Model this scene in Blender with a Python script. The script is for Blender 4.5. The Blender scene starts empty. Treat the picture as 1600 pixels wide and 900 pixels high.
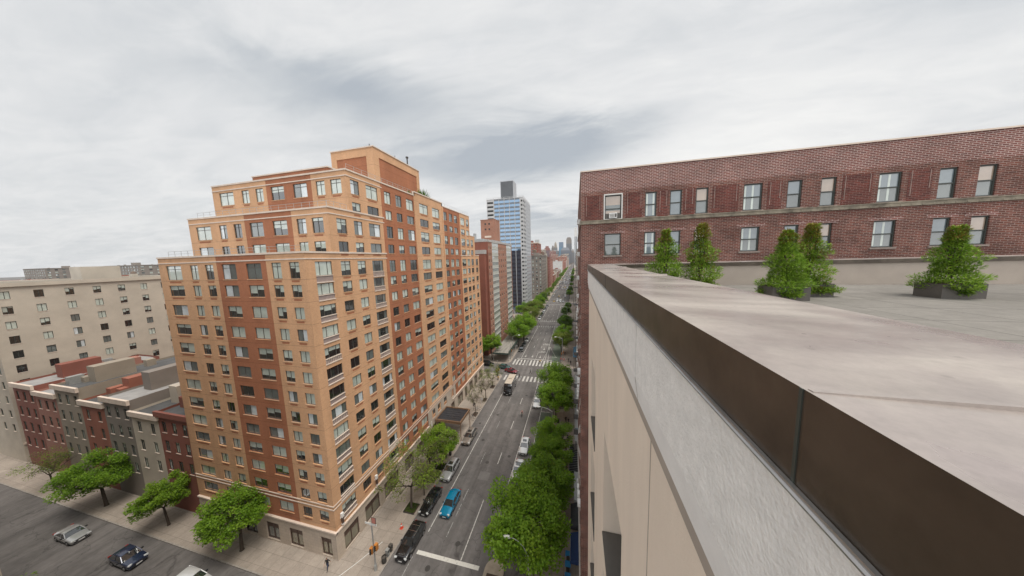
import bpy, math, random, bmesh
from mathutils import Vector, Matrix
RND = random.Random(7)
S = bpy.context.scene
COL = S.collection
R_ = math.radians

# ------------------------------------------------------------------ helpers
class MB:
    """collects faces with material slots, builds one mesh object"""
    def __init__(s): s.v = []; s.f = []; s.m = []
    def face(s, pts, m=0):
        b = len(s.v); s.v += [tuple(p) for p in pts]; s.f.append(tuple(range(b, b+len(pts)))); s.m.append(m)
    def box(s, x0, x1, y0, y1, z0, z1, m=0):
        b = len(s.v)
        s.v += [(x0,y0,z0),(x1,y0,z0),(x1,y1,z0),(x0,y1,z0),(x0,y0,z1),(x1,y0,z1),(x1,y1,z1),(x0,y1,z1)]
        for q in ((0,3,2,1),(4,5,6,7),(0,1,5,4),(1,2,6,5),(2,3,7,6),(3,0,4,7)):
            s.f.append(tuple(b+i for i in q)); s.m.append(m)
    def obox(s, c, dx, dy, dz, rz=0, m=0, rx=0, ry=0):
        b = len(s.v); M = Matrix.Translation(c) @ Matrix.Rotation(rz,4,'Z') @ Matrix.Rotation(ry,4,'Y') @ Matrix.Rotation(rx,4,'X')
        for k in ((-1,-1,-1),(1,-1,-1),(1,1,-1),(-1,1,-1),(-1,-1,1),(1,-1,1),(1,1,1),(-1,1,1)):
            s.v.append(tuple(M @ Vector((k[0]*dx/2, k[1]*dy/2, k[2]*dz/2))))
        for q in ((0,3,2,1),(4,5,6,7),(0,1,5,4),(1,2,6,5),(2,3,7,6),(3,0,4,7)):
            s.f.append(tuple(b+i for i in q)); s.m.append(m)
    def tube(s, pts, rad, n=8, m=0, caps=True):
        pts = [Vector(p) for p in pts]
        if not isinstance(rad, (list, tuple)): rad = [rad]*len(pts)
        rings = []
        for i, p in enumerate(pts):
            d = (pts[min(i+1, len(pts)-1)] - pts[max(i-1, 0)])
            d = d.normalized() if d.length > 1e-6 else Vector((0,0,1))
            a = d.orthogonal().normalized() if abs(d.z) < .95 else Vector((1,0,0)).cross(d).normalized()
            if i and rings:
                a = (prev - d*prev.dot(d)); a = a.normalized() if a.length > 1e-5 else d.orthogonal().normalized()
            prev = a; c = d.cross(a); b = len(s.v)
            for k in range(n):
                t = 2*math.pi*k/n
                s.v.append(tuple(p + (a*math.cos(t) + c*math.sin(t))*rad[i]))
            rings.append(b)
        for i in range(len(rings)-1):
            for k in range(n):
                s.f.append((rings[i]+k, rings[i]+(k+1)%n, rings[i+1]+(k+1)%n, rings[i+1]+k)); s.m.append(m)
        if caps:
            s.f.append(tuple(rings[0]+k for k in reversed(range(n)))); s.m.append(m)
            s.f.append(tuple(rings[-1]+k for k in range(n))); s.m.append(m)
    def build(s, name, mats, parent=None, o=(0,0,0), smooth=False):
        me = bpy.data.meshes.new(name)
        me.from_pydata([(v[0]-o[0], v[1]-o[1], v[2]-o[2]) for v in s.v], [], s.f)
        if not isinstance(mats, (list, tuple)): mats = [mats]
        for m in mats: me.materials.append(m)
        me.polygons.foreach_set('material_index', s.m)
        if smooth: me.polygons.foreach_set('use_smooth', [True]*len(s.f))
        me.update()
        ob = bpy.data.objects.new(name, me); COL.objects.link(ob)
        if parent is not None: ob.parent = parent
        else: ob.location = o
        return ob

def tag(o, label=None, cat=None, group=None, kind=None):
    if label: o['label'] = label
    if cat: o['category'] = cat
    if group: o['group'] = group
    if kind: o['kind'] = kind
    return o
def empty(name, loc, label, cat, group=None, rz=0):
    o = bpy.data.objects.new(name, None); COL.objects.link(o); o.location = loc; o.rotation_euler = (0,0,rz)
    o.empty_display_size = .3
    return tag(o, label, cat, group)
def kids(o): return list(o.children)
CH = {}
def copy_tree(o, parent=None):
    c = o.copy(); COL.objects.link(c)
    if parent is not None: c.parent = parent
    for ch in KIDS(o): copy_tree(ch, c)
    return c
def KIDS(o):
    k = CH.get(o.name)
    if k is None:
        k = CH[o.name] = [x for x in bpy.data.objects if x.parent == o]
    return k
def struct(ob): ob['kind'] = 'structure'; return ob

# ------------------------------------------------------------------ materials
def newmat(name):
    m = bpy.data.materials.new(name); m.use_nodes = True
    return m, m.node_tree.nodes, m.node_tree.links, m.node_tree.nodes['Principled BSDF']
def N(nodes, t, **kw):
    n = nodes.new(t)
    for k, v in kw.items():
        if k.startswith('i_'): n.inputs[k[2:].replace('_', ' ')].default_value = v
        else: setattr(n, k, v)
    return n
def rgba(c): return (c[0], c[1], c[2], 1)
def mat(name, c, rough=.7, var=.12, scale=1.5, spec=.5, metal=0, coat=0, bump=0, bscale=20, streak=None, obj=False, emit=None):
    m, n, l, b = newmat(name)
    b.inputs['Roughness'].default_value = rough; b.inputs['Metallic'].default_value = metal
    b.inputs['Specular IOR Level'].default_value = spec; b.inputs['Coat Weight'].default_value = coat
    if obj:
        tc = N(n, 'ShaderNodeTexCoord'); src = tc.outputs['Object']
    else:
        g = N(n, 'ShaderNodeNewGeometry'); src = g.outputs['Position']
    if streak:
        mp = N(n, 'ShaderNodeVectorMath', operation='MULTIPLY'); mp.inputs[1].default_value = streak
        l.new(src, mp.inputs[0]); src2 = mp.outputs[0]
    else: src2 = src
    if var:
        nz = N(n, 'ShaderNodeTexNoise', i_Scale=scale, i_Detail=5.0, i_Roughness=.6); l.new(src2, nz.inputs['Vector'])
        mr = N(n, 'ShaderNodeMapRange'); mr.inputs['From Min'].default_value = .3; mr.inputs['From Max'].default_value = .7
        mr.inputs['To Min'].default_value = 1-var; mr.inputs['To Max'].default_value = 1+var
        l.new(nz.outputs['Fac'], mr.inputs['Value'])
        mx = N(n, 'ShaderNodeVectorMath', operation='SCALE'); mx.inputs[0].default_value = c[:3]; l.new(mr.outputs[0], mx.inputs['Scale'])
        l.new(mx.outputs[0], b.inputs['Base Color'])
    else: b.inputs['Base Color'].default_value = rgba(c)
    if bump:
        n2 = N(n, 'ShaderNodeTexNoise', i_Scale=bscale, i_Detail=4.0); l.new(src, n2.inputs['Vector'])
        bp = N(n, 'ShaderNodeBump', i_Strength=bump, i_Distance=.02); l.new(n2.outputs['Fac'], bp.inputs['Height']); l.new(bp.outputs[0], b.inputs['Normal'])
    if emit:
        b.inputs['Emission Color'].default_value = rgba(emit); b.inputs['Emission Strength'].default_value = 1
    return m
def wallcoord(n, l):
    g = N(n, 'ShaderNodeNewGeometry'); sp = N(n, 'ShaderNodeSeparateXYZ'); l.new(g.outputs['Position'], sp.inputs[0])
    ad = N(n, 'ShaderNodeMath', operation='ADD'); l.new(sp.outputs[0], ad.inputs[0]); l.new(sp.outputs[1], ad.inputs[1])
    cb = N(n, 'ShaderNodeCombineXYZ'); l.new(ad.outputs[0], cb.inputs[0]); l.new(sp.outputs[2], cb.inputs[1])
    return g, sp, cb
def brick(name, c1, c2, mortar, bw=.215, bh=.075, ms=.012, var=.15, joint=0, stain=.0, rough=.85, vs=.35, streak=0):
    m, n, l, b = newmat(name); b.inputs['Roughness'].default_value = rough; b.inputs['Specular IOR Level'].default_value = .25
    g, sp, cb = wallcoord(n, l)
    br = N(n, 'ShaderNodeTexBrick', i_Scale=1.0); br.inputs['Color1'].default_value = rgba(c1); br.inputs['Color2'].default_value = rgba(c2)
    br.inputs['Mortar'].default_value = rgba(mortar); br.inputs['Brick Width'].default_value = bw; br.inputs['Row Height'].default_value = bh
    br.inputs['Mortar Size'].default_value = ms; br.inputs['Bias'].default_value = -.1; l.new(cb.outputs[0], br.inputs['Vector'])
    nz = N(n, 'ShaderNodeTexNoise', i_Scale=vs, i_Detail=6.0, i_Roughness=.62)
    if streak:
        mp = N(n, 'ShaderNodeVectorMath', operation='MULTIPLY'); mp.inputs[1].default_value = (1, 1, streak); l.new(g.outputs['Position'], mp.inputs[0]); l.new(mp.outputs[0], nz.inputs['Vector'])
    else: l.new(g.outputs['Position'], nz.inputs['Vector'])
    mr = N(n, 'ShaderNodeMapRange'); mr.inputs['From Min'].default_value = .3; mr.inputs['From Max'].default_value = .7
    mr.inputs['To Min'].default_value = 1-var; mr.inputs['To Max'].default_value = 1+var; l.new(nz.outputs['Fac'], mr.inputs['Value'])
    fac = mr.outputs[0]
    if joint:
        md = N(n, 'ShaderNodeMath', operation='MODULO'); a2 = N(n, 'ShaderNodeMath', operation='ADD'); a2.inputs[1].default_value = joint - (4.9 % joint) + joint*3
        l.new(sp.outputs[2], a2.inputs[0]); l.new(a2.outputs[0], md.inputs[0]); md.inputs[1].default_value = joint
        lt = N(n, 'ShaderNodeMath', operation='LESS_THAN'); l.new(md.outputs[0], lt.inputs[0]); lt.inputs[1].default_value = .05
        k = N(n, 'ShaderNodeMath', operation='MULTIPLY_ADD'); l.new(lt.outputs[0], k.inputs[0]); k.inputs[1].default_value = -.35; k.inputs[2].default_value = 1
        mm = N(n, 'ShaderNodeMath', operation='MULTIPLY'); l.new(k.outputs[0], mm.inputs[0]); l.new(fac, mm.inputs[1]); fac = mm.outputs[0]
    mx = N(n, 'ShaderNodeVectorMath', operation='SCALE'); l.new(br.outputs['Color'], mx.inputs[0]); l.new(fac, mx.inputs['Scale'])
    out = mx.outputs[0]
    if stain:
        n3 = N(n, 'ShaderNodeTexNoise', i_Scale=1.1, i_Detail=8.0, i_Roughness=.7); l.new(g.outputs['Position'], n3.inputs['Vector'])
        cr = N(n, 'ShaderNodeValToRGB'); cr.color_ramp.elements[0].position = .56; cr.color_ramp.elements[1].position = .72; l.new(n3.outputs['Fac'], cr.inputs[0])
        sc = N(n, 'ShaderNodeMath', operation='MULTIPLY'); sc.inputs[1].default_value = stain; l.new(cr.outputs[0], sc.inputs[0])
        mix = N(n, 'ShaderNodeMix', data_type='RGBA'); l.new(sc.outputs[0], mix.inputs['Factor']); l.new(out, mix.inputs['A']); mix.inputs['B'].default_value = rgba(tuple(x*.25 for x in c1))
        out = mix.outputs['Result']
    l.new(out, b.inputs['Base Color'])
    return m
def glassy(name, c, rough=.06, spec=.6, var=.25, scale=.35):
    m = mat(name, c, rough=rough, var=var, scale=scale, spec=spec, coat=.6)
    b=m.node_tree.nodes['Principled BSDF']; b.inputs['Coat Roughness'].default_value = .03; b.inputs['Coat Weight'].default_value = 1; b.inputs['Coat IOR'].default_value = 1.85
    return m
def ground_mat(name, c, kind):
    m, n, l, b = newmat(name); b.inputs['Roughness'].default_value = .9; b.inputs['Specular IOR Level'].default_value = .2
    g = N(n, 'ShaderNodeNewGeometry'); P = g.outputs['Position']
    def noise(scale, lo, hi, mul=None, det=6.0):
        src = P
        if mul:
            v = N(n, 'ShaderNodeVectorMath', operation='MULTIPLY'); v.inputs[1].default_value = mul; l.new(P, v.inputs[0]); src = v.outputs[0]
        z = N(n, 'ShaderNodeTexNoise', i_Scale=scale, i_Detail=det, i_Roughness=.65); l.new(src, z.inputs['Vector'])
        r = N(n, 'ShaderNodeMapRange'); r.inputs['From Min'].default_value = .3; r.inputs['From Max'].default_value = .7
        r.inputs['To Min'].default_value = lo; r.inputs['To Max'].default_value = hi; l.new(z.outputs['Fac'], r.inputs['Value']); return r.outputs[0]
    def mul(a, c_):
        q = N(n, 'ShaderNodeMath', operation='MULTIPLY'); l.new(a, q.inputs[0])
        if isinstance(c_, float): q.inputs[1].default_value = c_
        else: l.new(c_, q.inputs[1])
        return q.outputs[0]
    f = noise(.12, .85, 1.15)
    f = mul(f, noise(1.7, .9, 1.1)); f = mul(f, noise(25, .93, 1.07))
    if kind == 'asphalt':
        f = mul(f, noise(.75, .74, 1.14, (1, .04, 1), 3.0)); f = mul(f, noise(.45, .84, 1.1, None, 9.0))         # long wear bands along the lanes
        vo = N(n, 'ShaderNodeTexVoronoi', feature='DISTANCE_TO_EDGE', i_Scale=.22); 
        wn = N(n, 'ShaderNodeTexNoise', i_Scale=.6, i_Detail=4.0); l.new(P, wn.inputs['Vector'])
        ad = N(n, 'ShaderNodeVectorMath', operation='MULTIPLY_ADD'); l.new(wn.outputs['Color'], ad.inputs[0]); ad.inputs[1].default_value = (3,3,0); l.new(P, ad.inputs[2]); l.new(ad.outputs[0], vo.inputs['Vector'])
        r = N(n, 'ShaderNodeMapRange'); r.inputs['From Min'].default_value = 0; r.inputs['From Max'].default_value = .012; r.inputs['To Min'].default_value = .62; r.inputs['To Max'].default_value = 1
        l.new(vo.outputs['Distance'], r.inputs['Value']); f = mul(f, r.outputs[0])
    if kind == 'walk':
        br = N(n, 'ShaderNodeTexBrick', i_Scale=1.0, offset=0.0); br.inputs['Color1'].default_value = (1,1,1,1); br.inputs['Color2'].default_value = (.86,.86,.87,1); br.inputs['Mortar'].default_value = (.6,.6,.6,1)
        br.inputs['Brick Width'].default_value = 1.52; br.inputs['Row Height'].default_value = 1.52; br.inputs['Mortar Size'].default_value = .02; l.new(P, br.inputs['Vector'])
        sx = N(n, 'ShaderNodeSeparateXYZ'); l.new(br.outputs['Color'], sx.inputs[0]); f = mul(f, sx.outputs[0])
        # dark gum and dirt specks
        f = mul(f, noise(6.0, .88, 1.06, None, 8.0))
    mx = N(n, 'ShaderNodeVectorMath', operation='SCALE'); mx.inputs[0].default_value = c; l.new(f, mx.inputs['Scale'])
    l.new(mx.outputs[0], b.inputs['Base Color'])
    z = N(n, 'ShaderNodeTexNoise', i_Scale=30.0, i_Detail=3.0); l.new(P, z.inputs['Vector'])
    bp = N(n, 'ShaderNodeBump', i_Strength=.35, i_Distance=.01); l.new(z.outputs['Fac'], bp.inputs['Height']); l.new(bp.outputs[0], b.inputs['Normal'])
    return m
def paint_worn(name, c, wear=.5):
    """road paint that breaks up to show the asphalt between"""
    m, n, l, b = newmat(name); b.inputs['Roughness'].default_value = .75
    g = N(n, 'ShaderNodeNewGeometry'); z = N(n, 'ShaderNodeTexNoise', i_Scale=3.2, i_Detail=9.0, i_Roughness=.72); l.new(g.outputs['Position'], z.inputs['Vector'])
    r = N(n, 'ShaderNodeMapRange'); r.inputs['From Min'].default_value = wear-.05; r.inputs['From Max'].default_value = wear+.06; l.new(z.outputs['Fac'], r.inputs['Value'])
    mx = N(n, 'ShaderNodeMix', data_type='RGBA'); mx.inputs['A'].default_value = (.16,.15,.14,1); mx.inputs['B'].default_value = rgba(c); l.new(r.outputs[0], mx.inputs['Factor'])
    l.new(mx.outputs['Result'], b.inputs['Base Color']); return m
def leafmat(name, c1, c2, scale=.8, trans=.35):
    m, n, l, b = newmat(name)
    g = N(n, 'ShaderNodeNewGeometry'); z = N(n, 'ShaderNodeTexNoise', i_Scale=scale, i_Detail=4.0); l.new(g.outputs['Position'], z.inputs['Vector'])
    z2 = N(n, 'ShaderNodeTexNoise', i_Scale=14.0, i_Detail=1.0); l.new(g.outputs['Position'], z2.inputs['Vector'])
    ad = N(n, 'ShaderNodeMath', operation='ADD'); l.new(z.outputs['Fac'], ad.inputs[0]); l.new(z2.outputs['Fac'], ad.inputs[1])
    r = N(n, 'ShaderNodeMapRange'); r.inputs['From Min'].default_value = .7; r.inputs['From Max'].default_value = 1.3; l.new(ad.outputs[0], r.inputs['Value'])
    mx = N(n, 'ShaderNodeMix', data_type='RGBA'); mx.inputs['A'].default_value = rgba(c1); mx.inputs['B'].default_value = rgba(c2); l.new(r.outputs[0], mx.inputs['Factor'])
    l.new(mx.outputs['Result'], b.inputs['Base Color']); b.inputs['Roughness'].default_value = .55; b.inputs['Specular IOR Level'].default_value = .3
    tr = N(n, 'ShaderNodeBsdfTranslucent'); l.new(mx.outputs['Result'], tr.inputs['Color'])
    ms = N(n, 'ShaderNodeMixShader'); ms.inputs[0].default_value = trans; l.new(b.outputs[0], ms.inputs[1]); l.new(tr.outputs[0], ms.inputs[2])
    l.new(ms.outputs[0], n['Material Output'].inputs['Surface']); return m

M = {}
M['tan'] = brick('tan_brick', (.67,.385,.205), (.57,.31,.16), (.54,.35,.23), joint=2.78, var=.13, stain=.22, streak=.18)
M['rust'] = brick('rust_brick', (.42,.155,.07), (.345,.12,.054), (.34,.17,.11), joint=2.78, var=.16, stain=.22, streak=.18)
M['stone_base'] = brick('limestone_base', (.52,.44,.36), (.47,.39,.32), (.34,.29,.25), bw=.9, bh=.45, ms=.012, var=.1)
M['trim'] = mat('pale_trim', (.66,.55,.46), .7, .1, 1.2)
M['redbrick'] = brick('dark_red_brick', (.17,.056,.038), (.08,.031,.024), (.27,.20,.175), bw=.31, bh=.105, ms=.015, var=.32, stain=.6, vs=.6)
M['redbrick_plain'] = brick('red_brick_upper', (.19,.056,.042), (.10,.033,.028), (.40,.31,.28), bw=.31, bh=.105, ms=.019, var=.2, stain=.25, vs=.6)
M['redpanel'] = brick('red_brick_panel', (.145,.038,.029), (.075,.024,.021), (.2,.14,.12), bw=.32, bh=.108, ms=.01, var=.25, stain=.5, vs=1.0)
M['b2brick'] = brick('second_block_brick', (.37,.165,.105), (.30,.13,.085), (.33,.21,.16), var=.12)
M['b2brick_dark'] = brick('second_block_brick_dark', (.27,.085,.055), (.22,.07,.045), (.24,.12,.09), var=.1)
M['stucco'] = mat('rough_stucco', (.76,.745,.72), .95, .09, 9, bump=.5, bscale=45)
M['smooth'] = mat('smooth_stucco', (.78,.77,.755), .9, .05, 3, bump=.2, bscale=60)
M['beige'] = mat('beige_stucco', (.74,.635,.53), .9, .06, 1.2, bump=.35, bscale=55, streak=(1,1,.25))
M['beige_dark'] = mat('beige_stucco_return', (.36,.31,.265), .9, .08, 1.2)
def coping():
    m, n, l, b = newmat('metal_coping_top'); g = N(n, 'ShaderNodeNewGeometry'); P = g.outputs['Position']
    z = N(n, 'ShaderNodeTexNoise', i_Scale=.9, i_Detail=6.0, i_Roughness=.55, i_Distortion=.7); l.new(P, z.inputs['Vector'])
    r = N(n, 'ShaderNodeValToRGB'); r.color_ramp.elements[0].position = .38; r.color_ramp.elements[1].position = .62
    r.color_ramp.elements[0].color = (.36,.31,.29,1); r.color_ramp.elements[1].color = (.47,.42,.375,1); l.new(z.outputs['Fac'], r.inputs[0])
    zf = N(n, 'ShaderNodeTexNoise', i_Scale=26.0, i_Detail=8.0, i_Roughness=.75); l.new(P, zf.inputs['Vector'])
    rf = N(n, 'ShaderNodeMapRange'); rf.inputs['From Min'].default_value=.3; rf.inputs['From Max'].default_value=.7; rf.inputs['To Min'].default_value=.86; rf.inputs['To Max'].default_value=1.07; l.new(zf.outputs['Fac'], rf.inputs['Value'])
    vo = N(n, 'ShaderNodeTexVoronoi', i_Scale=7.0); l.new(P, vo.inputs['Vector'])
    rv = N(n, 'ShaderNodeMapRange'); rv.inputs['From Min'].default_value=.05; rv.inputs['From Max'].default_value=.13; rv.inputs['To Min'].default_value=.8; rv.inputs['To Max'].default_value=1; l.new(vo.outputs['Distance'], rv.inputs['Value'])
    zs = N(n, 'ShaderNodeTexNoise', i_Scale=1.0, i_Detail=5.0); sv = N(n, 'ShaderNodeVectorMath', operation='MULTIPLY'); sv.inputs[1].default_value=(.7,7,1); l.new(P, sv.inputs[0]); l.new(sv.outputs[0], zs.inputs['Vector'])
    rs = N(n, 'ShaderNodeMapRange'); rs.inputs['From Min'].default_value=.35; rs.inputs['From Max'].default_value=.65; rs.inputs['To Min'].default_value=.9; rs.inputs['To Max'].default_value=1.05; l.new(zs.outputs['Fac'], rs.inputs['Value'])
    q1 = N(n, 'ShaderNodeMath', operation='MULTIPLY'); l.new(rf.outputs[0], q1.inputs[0]); l.new(rv.outputs[0], q1.inputs[1])
    q2 = N(n, 'ShaderNodeMath', operation='MULTIPLY'); l.new(q1.outputs[0], q2.inputs[0]); l.new(rs.outputs[0], q2.inputs[1])
    sc = N(n, 'ShaderNodeVectorMath', operation='SCALE'); l.new(r.outputs[0], sc.inputs[0]); l.new(q2.outputs[0], sc.inputs['Scale'])
    l.new(sc.outputs[0], b.inputs['Base Color']); b.inputs['Metallic'].default_value = .35
    r2 = N(n, 'ShaderNodeMapRange'); r2.inputs['From Min'].default_value = .3; r2.inputs['From Max'].default_value = .7; r2.inputs['To Min'].default_value = .22; r2.inputs['To Max'].default_value = .42
    l.new(z.outputs['Fac'], r2.inputs['Value']); l.new(r2.outputs[0], b.inputs['Roughness'])
    z3 = N(n, 'ShaderNodeTexNoise', i_Scale=1.6, i_Detail=2.0); l.new(P, z3.inputs['Vector']); bp = N(n, 'ShaderNodeBump', i_Strength=.12, i_Distance=.05); l.new(z3.outputs['Fac'], bp.inputs['Height']); l.new(bp.outputs[0], b.inputs['Normal'])
    return m
M['coping'] = coping()
M['fascia'] = mat('bronze_fascia', (.10,.082,.065), .32, .3, 3, metal=.6, bump=.08, bscale=6)
M['flash'] = mat('steel_flashing', (.45,.44,.43), .35, .15, 4, metal=.8)
M['frame_d'] = mat('dark_window_frame', (.045,.052,.045), .45, .1, 3)
M['frame_m'] = mat('bronze_window_frame', (.09,.08,.07), .45, .1, 3)
M['frame_w'] = mat('white_window_frame', (.62,.61,.58), .5, .05, 3)
M['g_dark'] = glassy('window_glass_dark', (.02,.023,.023))
M['g_mid'] = glassy('window_glass_mid', (.13,.15,.145))
M['g_blind'] = glassy('window_glass_blind', (.50,.56,.50))
M['g_pale'] = glassy('window_glass_curtain', (.62,.68,.70))
M['g_warm'] = glassy('window_glass_warm', (.38,.29,.22))
M['g_sky_tint'] = glassy('window_glass_sky_tint', (.16,.20,.22))  # grey-blue of the reflected sky painted into the pane colour
M['g_store'] = glassy('storefront_glass', (.16,.15,.10))
M['spandrel'] = mat('mauve_spandrel', (.30,.235,.215), .7, .1, 3)
M['brown'] = mat('brown_shop_panel', (.085,.05,.038), .5, .15, 2)
M['roof'] = mat('roof_membrane', (.30,.29,.28), .95, .2, .5)
M['roof_dark'] = mat('roof_dark', (.09,.09,.09), .95, .2, .5)
M['concrete'] = mat('concrete', (.40,.37,.33), .9, .15, 1.0, bump=.2)
M['kerb'] = mat('kerb_granite', (.30,.27,.24), .85, .2, 1.5)
M['asphalt'] = ground_mat('asphalt_worn', (.165,.152,.144), 'asphalt')
M['asphalt2'] = ground_mat('asphalt_patch', (.135,.126,.12), 'x')
M['asphalt3'] = ground_mat('asphalt_pale_patch', (.19,.178,.168), 'x')
M['walk'] = ground_mat('sidewalk_concrete', (.38,.325,.275), 'walk')
M['ground'] = ground_mat('city_ground', (.16,.155,.15), 'x')
M['green_lane'] = ground_mat('green_bike_lane_paint', (.125,.15,.115), 'x')
M['paint'] = paint_worn('road_paint', (.56,.54,.50), .43)
M['paint_faded'] = paint_worn('road_paint_faded', (.40,.39,.37), .50)
M['paint_bar'] = paint_worn('stop_bar_paint', (.66,.63,.57), .37)
M['soil'] = mat('soil', (.09,.06,.042), 1, .3, 4)
M['iron'] = mat('cast_iron', (.05,.045,.04), .6, .2, 6)
M['black'] = mat('black_plastic', (.02,.02,.02), .5, .1, 3)
M['steel'] = mat('galvanised_steel', (.42,.43,.42), .45, .1, 4, metal=.5)
M['white'] = mat('white_paint', (.75,.75,.73), .5, .05, 3)
M['tyre'] = mat('tyre_rubber', (.018,.018,.018), .85, 0)
M['rim'] = mat('wheel_rim', (.45,.45,.46), .3, 0, metal=.8)
M['carglass'] = glassy('car_glass', (.02,.024,.026), rough=.04, var=0)
M['headlight'] = glassy('headlight_glass', (.6,.62,.62), var=0)
M['tail'] = glassy('tail_light', (.35,.02,.015), var=0)
M['trim_black'] = mat('car_trim', (.02,.02,.022), .4, 0)
M['chrome'] = mat('chrome', (.7,.7,.7), .15, 0, metal=1)
M['bark'] = mat('bark', (.085,.065,.05), .95, .3, 5, bump=.5, obj=True)
M['bark_pale'] = mat('bark_pale', (.15,.12,.09), .95, .3, 5, bump=.5, obj=True)
M['leaf'] = leafmat('leaf_bright', (.11,.23,.014), (.28,.45,.035), trans=.5)
M['leaf_lime'] = leafmat('leaf_lime', (.15,.29,.018), (.32,.46,.04), trans=.5)
M['leaf_olive'] = leafmat('leaf_olive', (.12,.17,.025), (.25,.30,.05), trans=.45)
M['leaf_bud'] = leafmat('leaf_bud', (.10,.12,.03), (.22,.22,.08))
M['leaf_dark'] = leafmat('leaf_dark', (.055,.13,.012), (.15,.25,.03), trans=.45)
M['leaf_shrub'] = leafmat('leaf_shrub', (.11,.23,.016), (.28,.40,.05), scale=3, trans=.25)
M['leaf_shrub_rust'] = leafmat('leaf_shrub_rust', (.17,.14,.02), (.26,.22,.04), scale=3, trans=.25)

# ------------------------------------------------------------------ facade machinery
def facade(mb, P, U, NN, cells, depth, m):
    """P world point of u=0,z=0; U horizontal unit, NN outward normal; cells (u0,u1,z0,z1,[(a,b,c,d)...]) with openings stacked in z"""
    P, U, NN = Vector(P), Vector(U), Vector(NN)
    W = lambda u, z, d=0: P + U*u + Vector((0,0,z)) + NN*(-d)
    for (u0,u1,z0,z1,ops) in cells:
        z = z0
        for (a,b,c,d) in sorted(ops, key=lambda o: o[2]):
            if c > z: mb.face([W(u0,z),W(u1,z),W(u1,c),W(u0,c)], m)
            if a > u0: mb.face([W(u0,c),W(a,c),W(a,d),W(u0,d)], m)
            if b < u1: mb.face([W(b,c),W(u1,c),W(u1,d),W(b,d)], m)
            mb.face([W(a,c),W(b,c),W(b,c,depth),W(a,c,depth)], m); mb.face([W(a,d),W(a,d,depth),W(b,d,depth),W(b,d)], m)
            mb.face([W(a,c),W(a,c,depth),W(a,d,depth),W(a,d)], m); mb.face([W(b,c),W(b,d),W(b,d,depth),W(b,c,depth)], m)
            z = d
        if z < z1: mb.face([W(u0,z),W(u1,z),W(u1,z1),W(u0,z1)], m)

def pbox(mb, P, U, NN, u0, u1, z0, z1, n0, n1, m=0):
    """box in facade coordinates, n measured outward"""
    P, U, NN = Vector(P), Vector(U), Vector(NN); b = len(mb.v)
    for (u,z,n) in ((u0,z0,n0),(u1,z0,n0),(u1,z0,n1),(u0,z0,n1),(u0,z1,n0),(u1,z1,n0),(u1,z1,n1),(u0,z1,n1)):
        mb.v.append(tuple(P + U*u + Vector((0,0,z)) + NN*n))
    for q in ((0,3,2,1),(4,5,6,7),(0,1,5,4),(1,2,6,5),(2,3,7,6),(3,0,4,7)):
        mb.f.append(tuple(b+i for i in q)); mb.m.append(m)
def pquad(mb, P, U, NN, u0, u1, z0, z1, n, m=0):
    P, U, NN = Vector(P), Vector(U), Vector(NN)
    mb.face([P+U*u0+Vector((0,0,z0))+NN*n, P+U*u1+Vector((0,0,z0))+NN*n, P+U*u1+Vector((0,0,z1))+NN*n, P+U*u0+Vector((0,0,z1))+NN*n], m)

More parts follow.
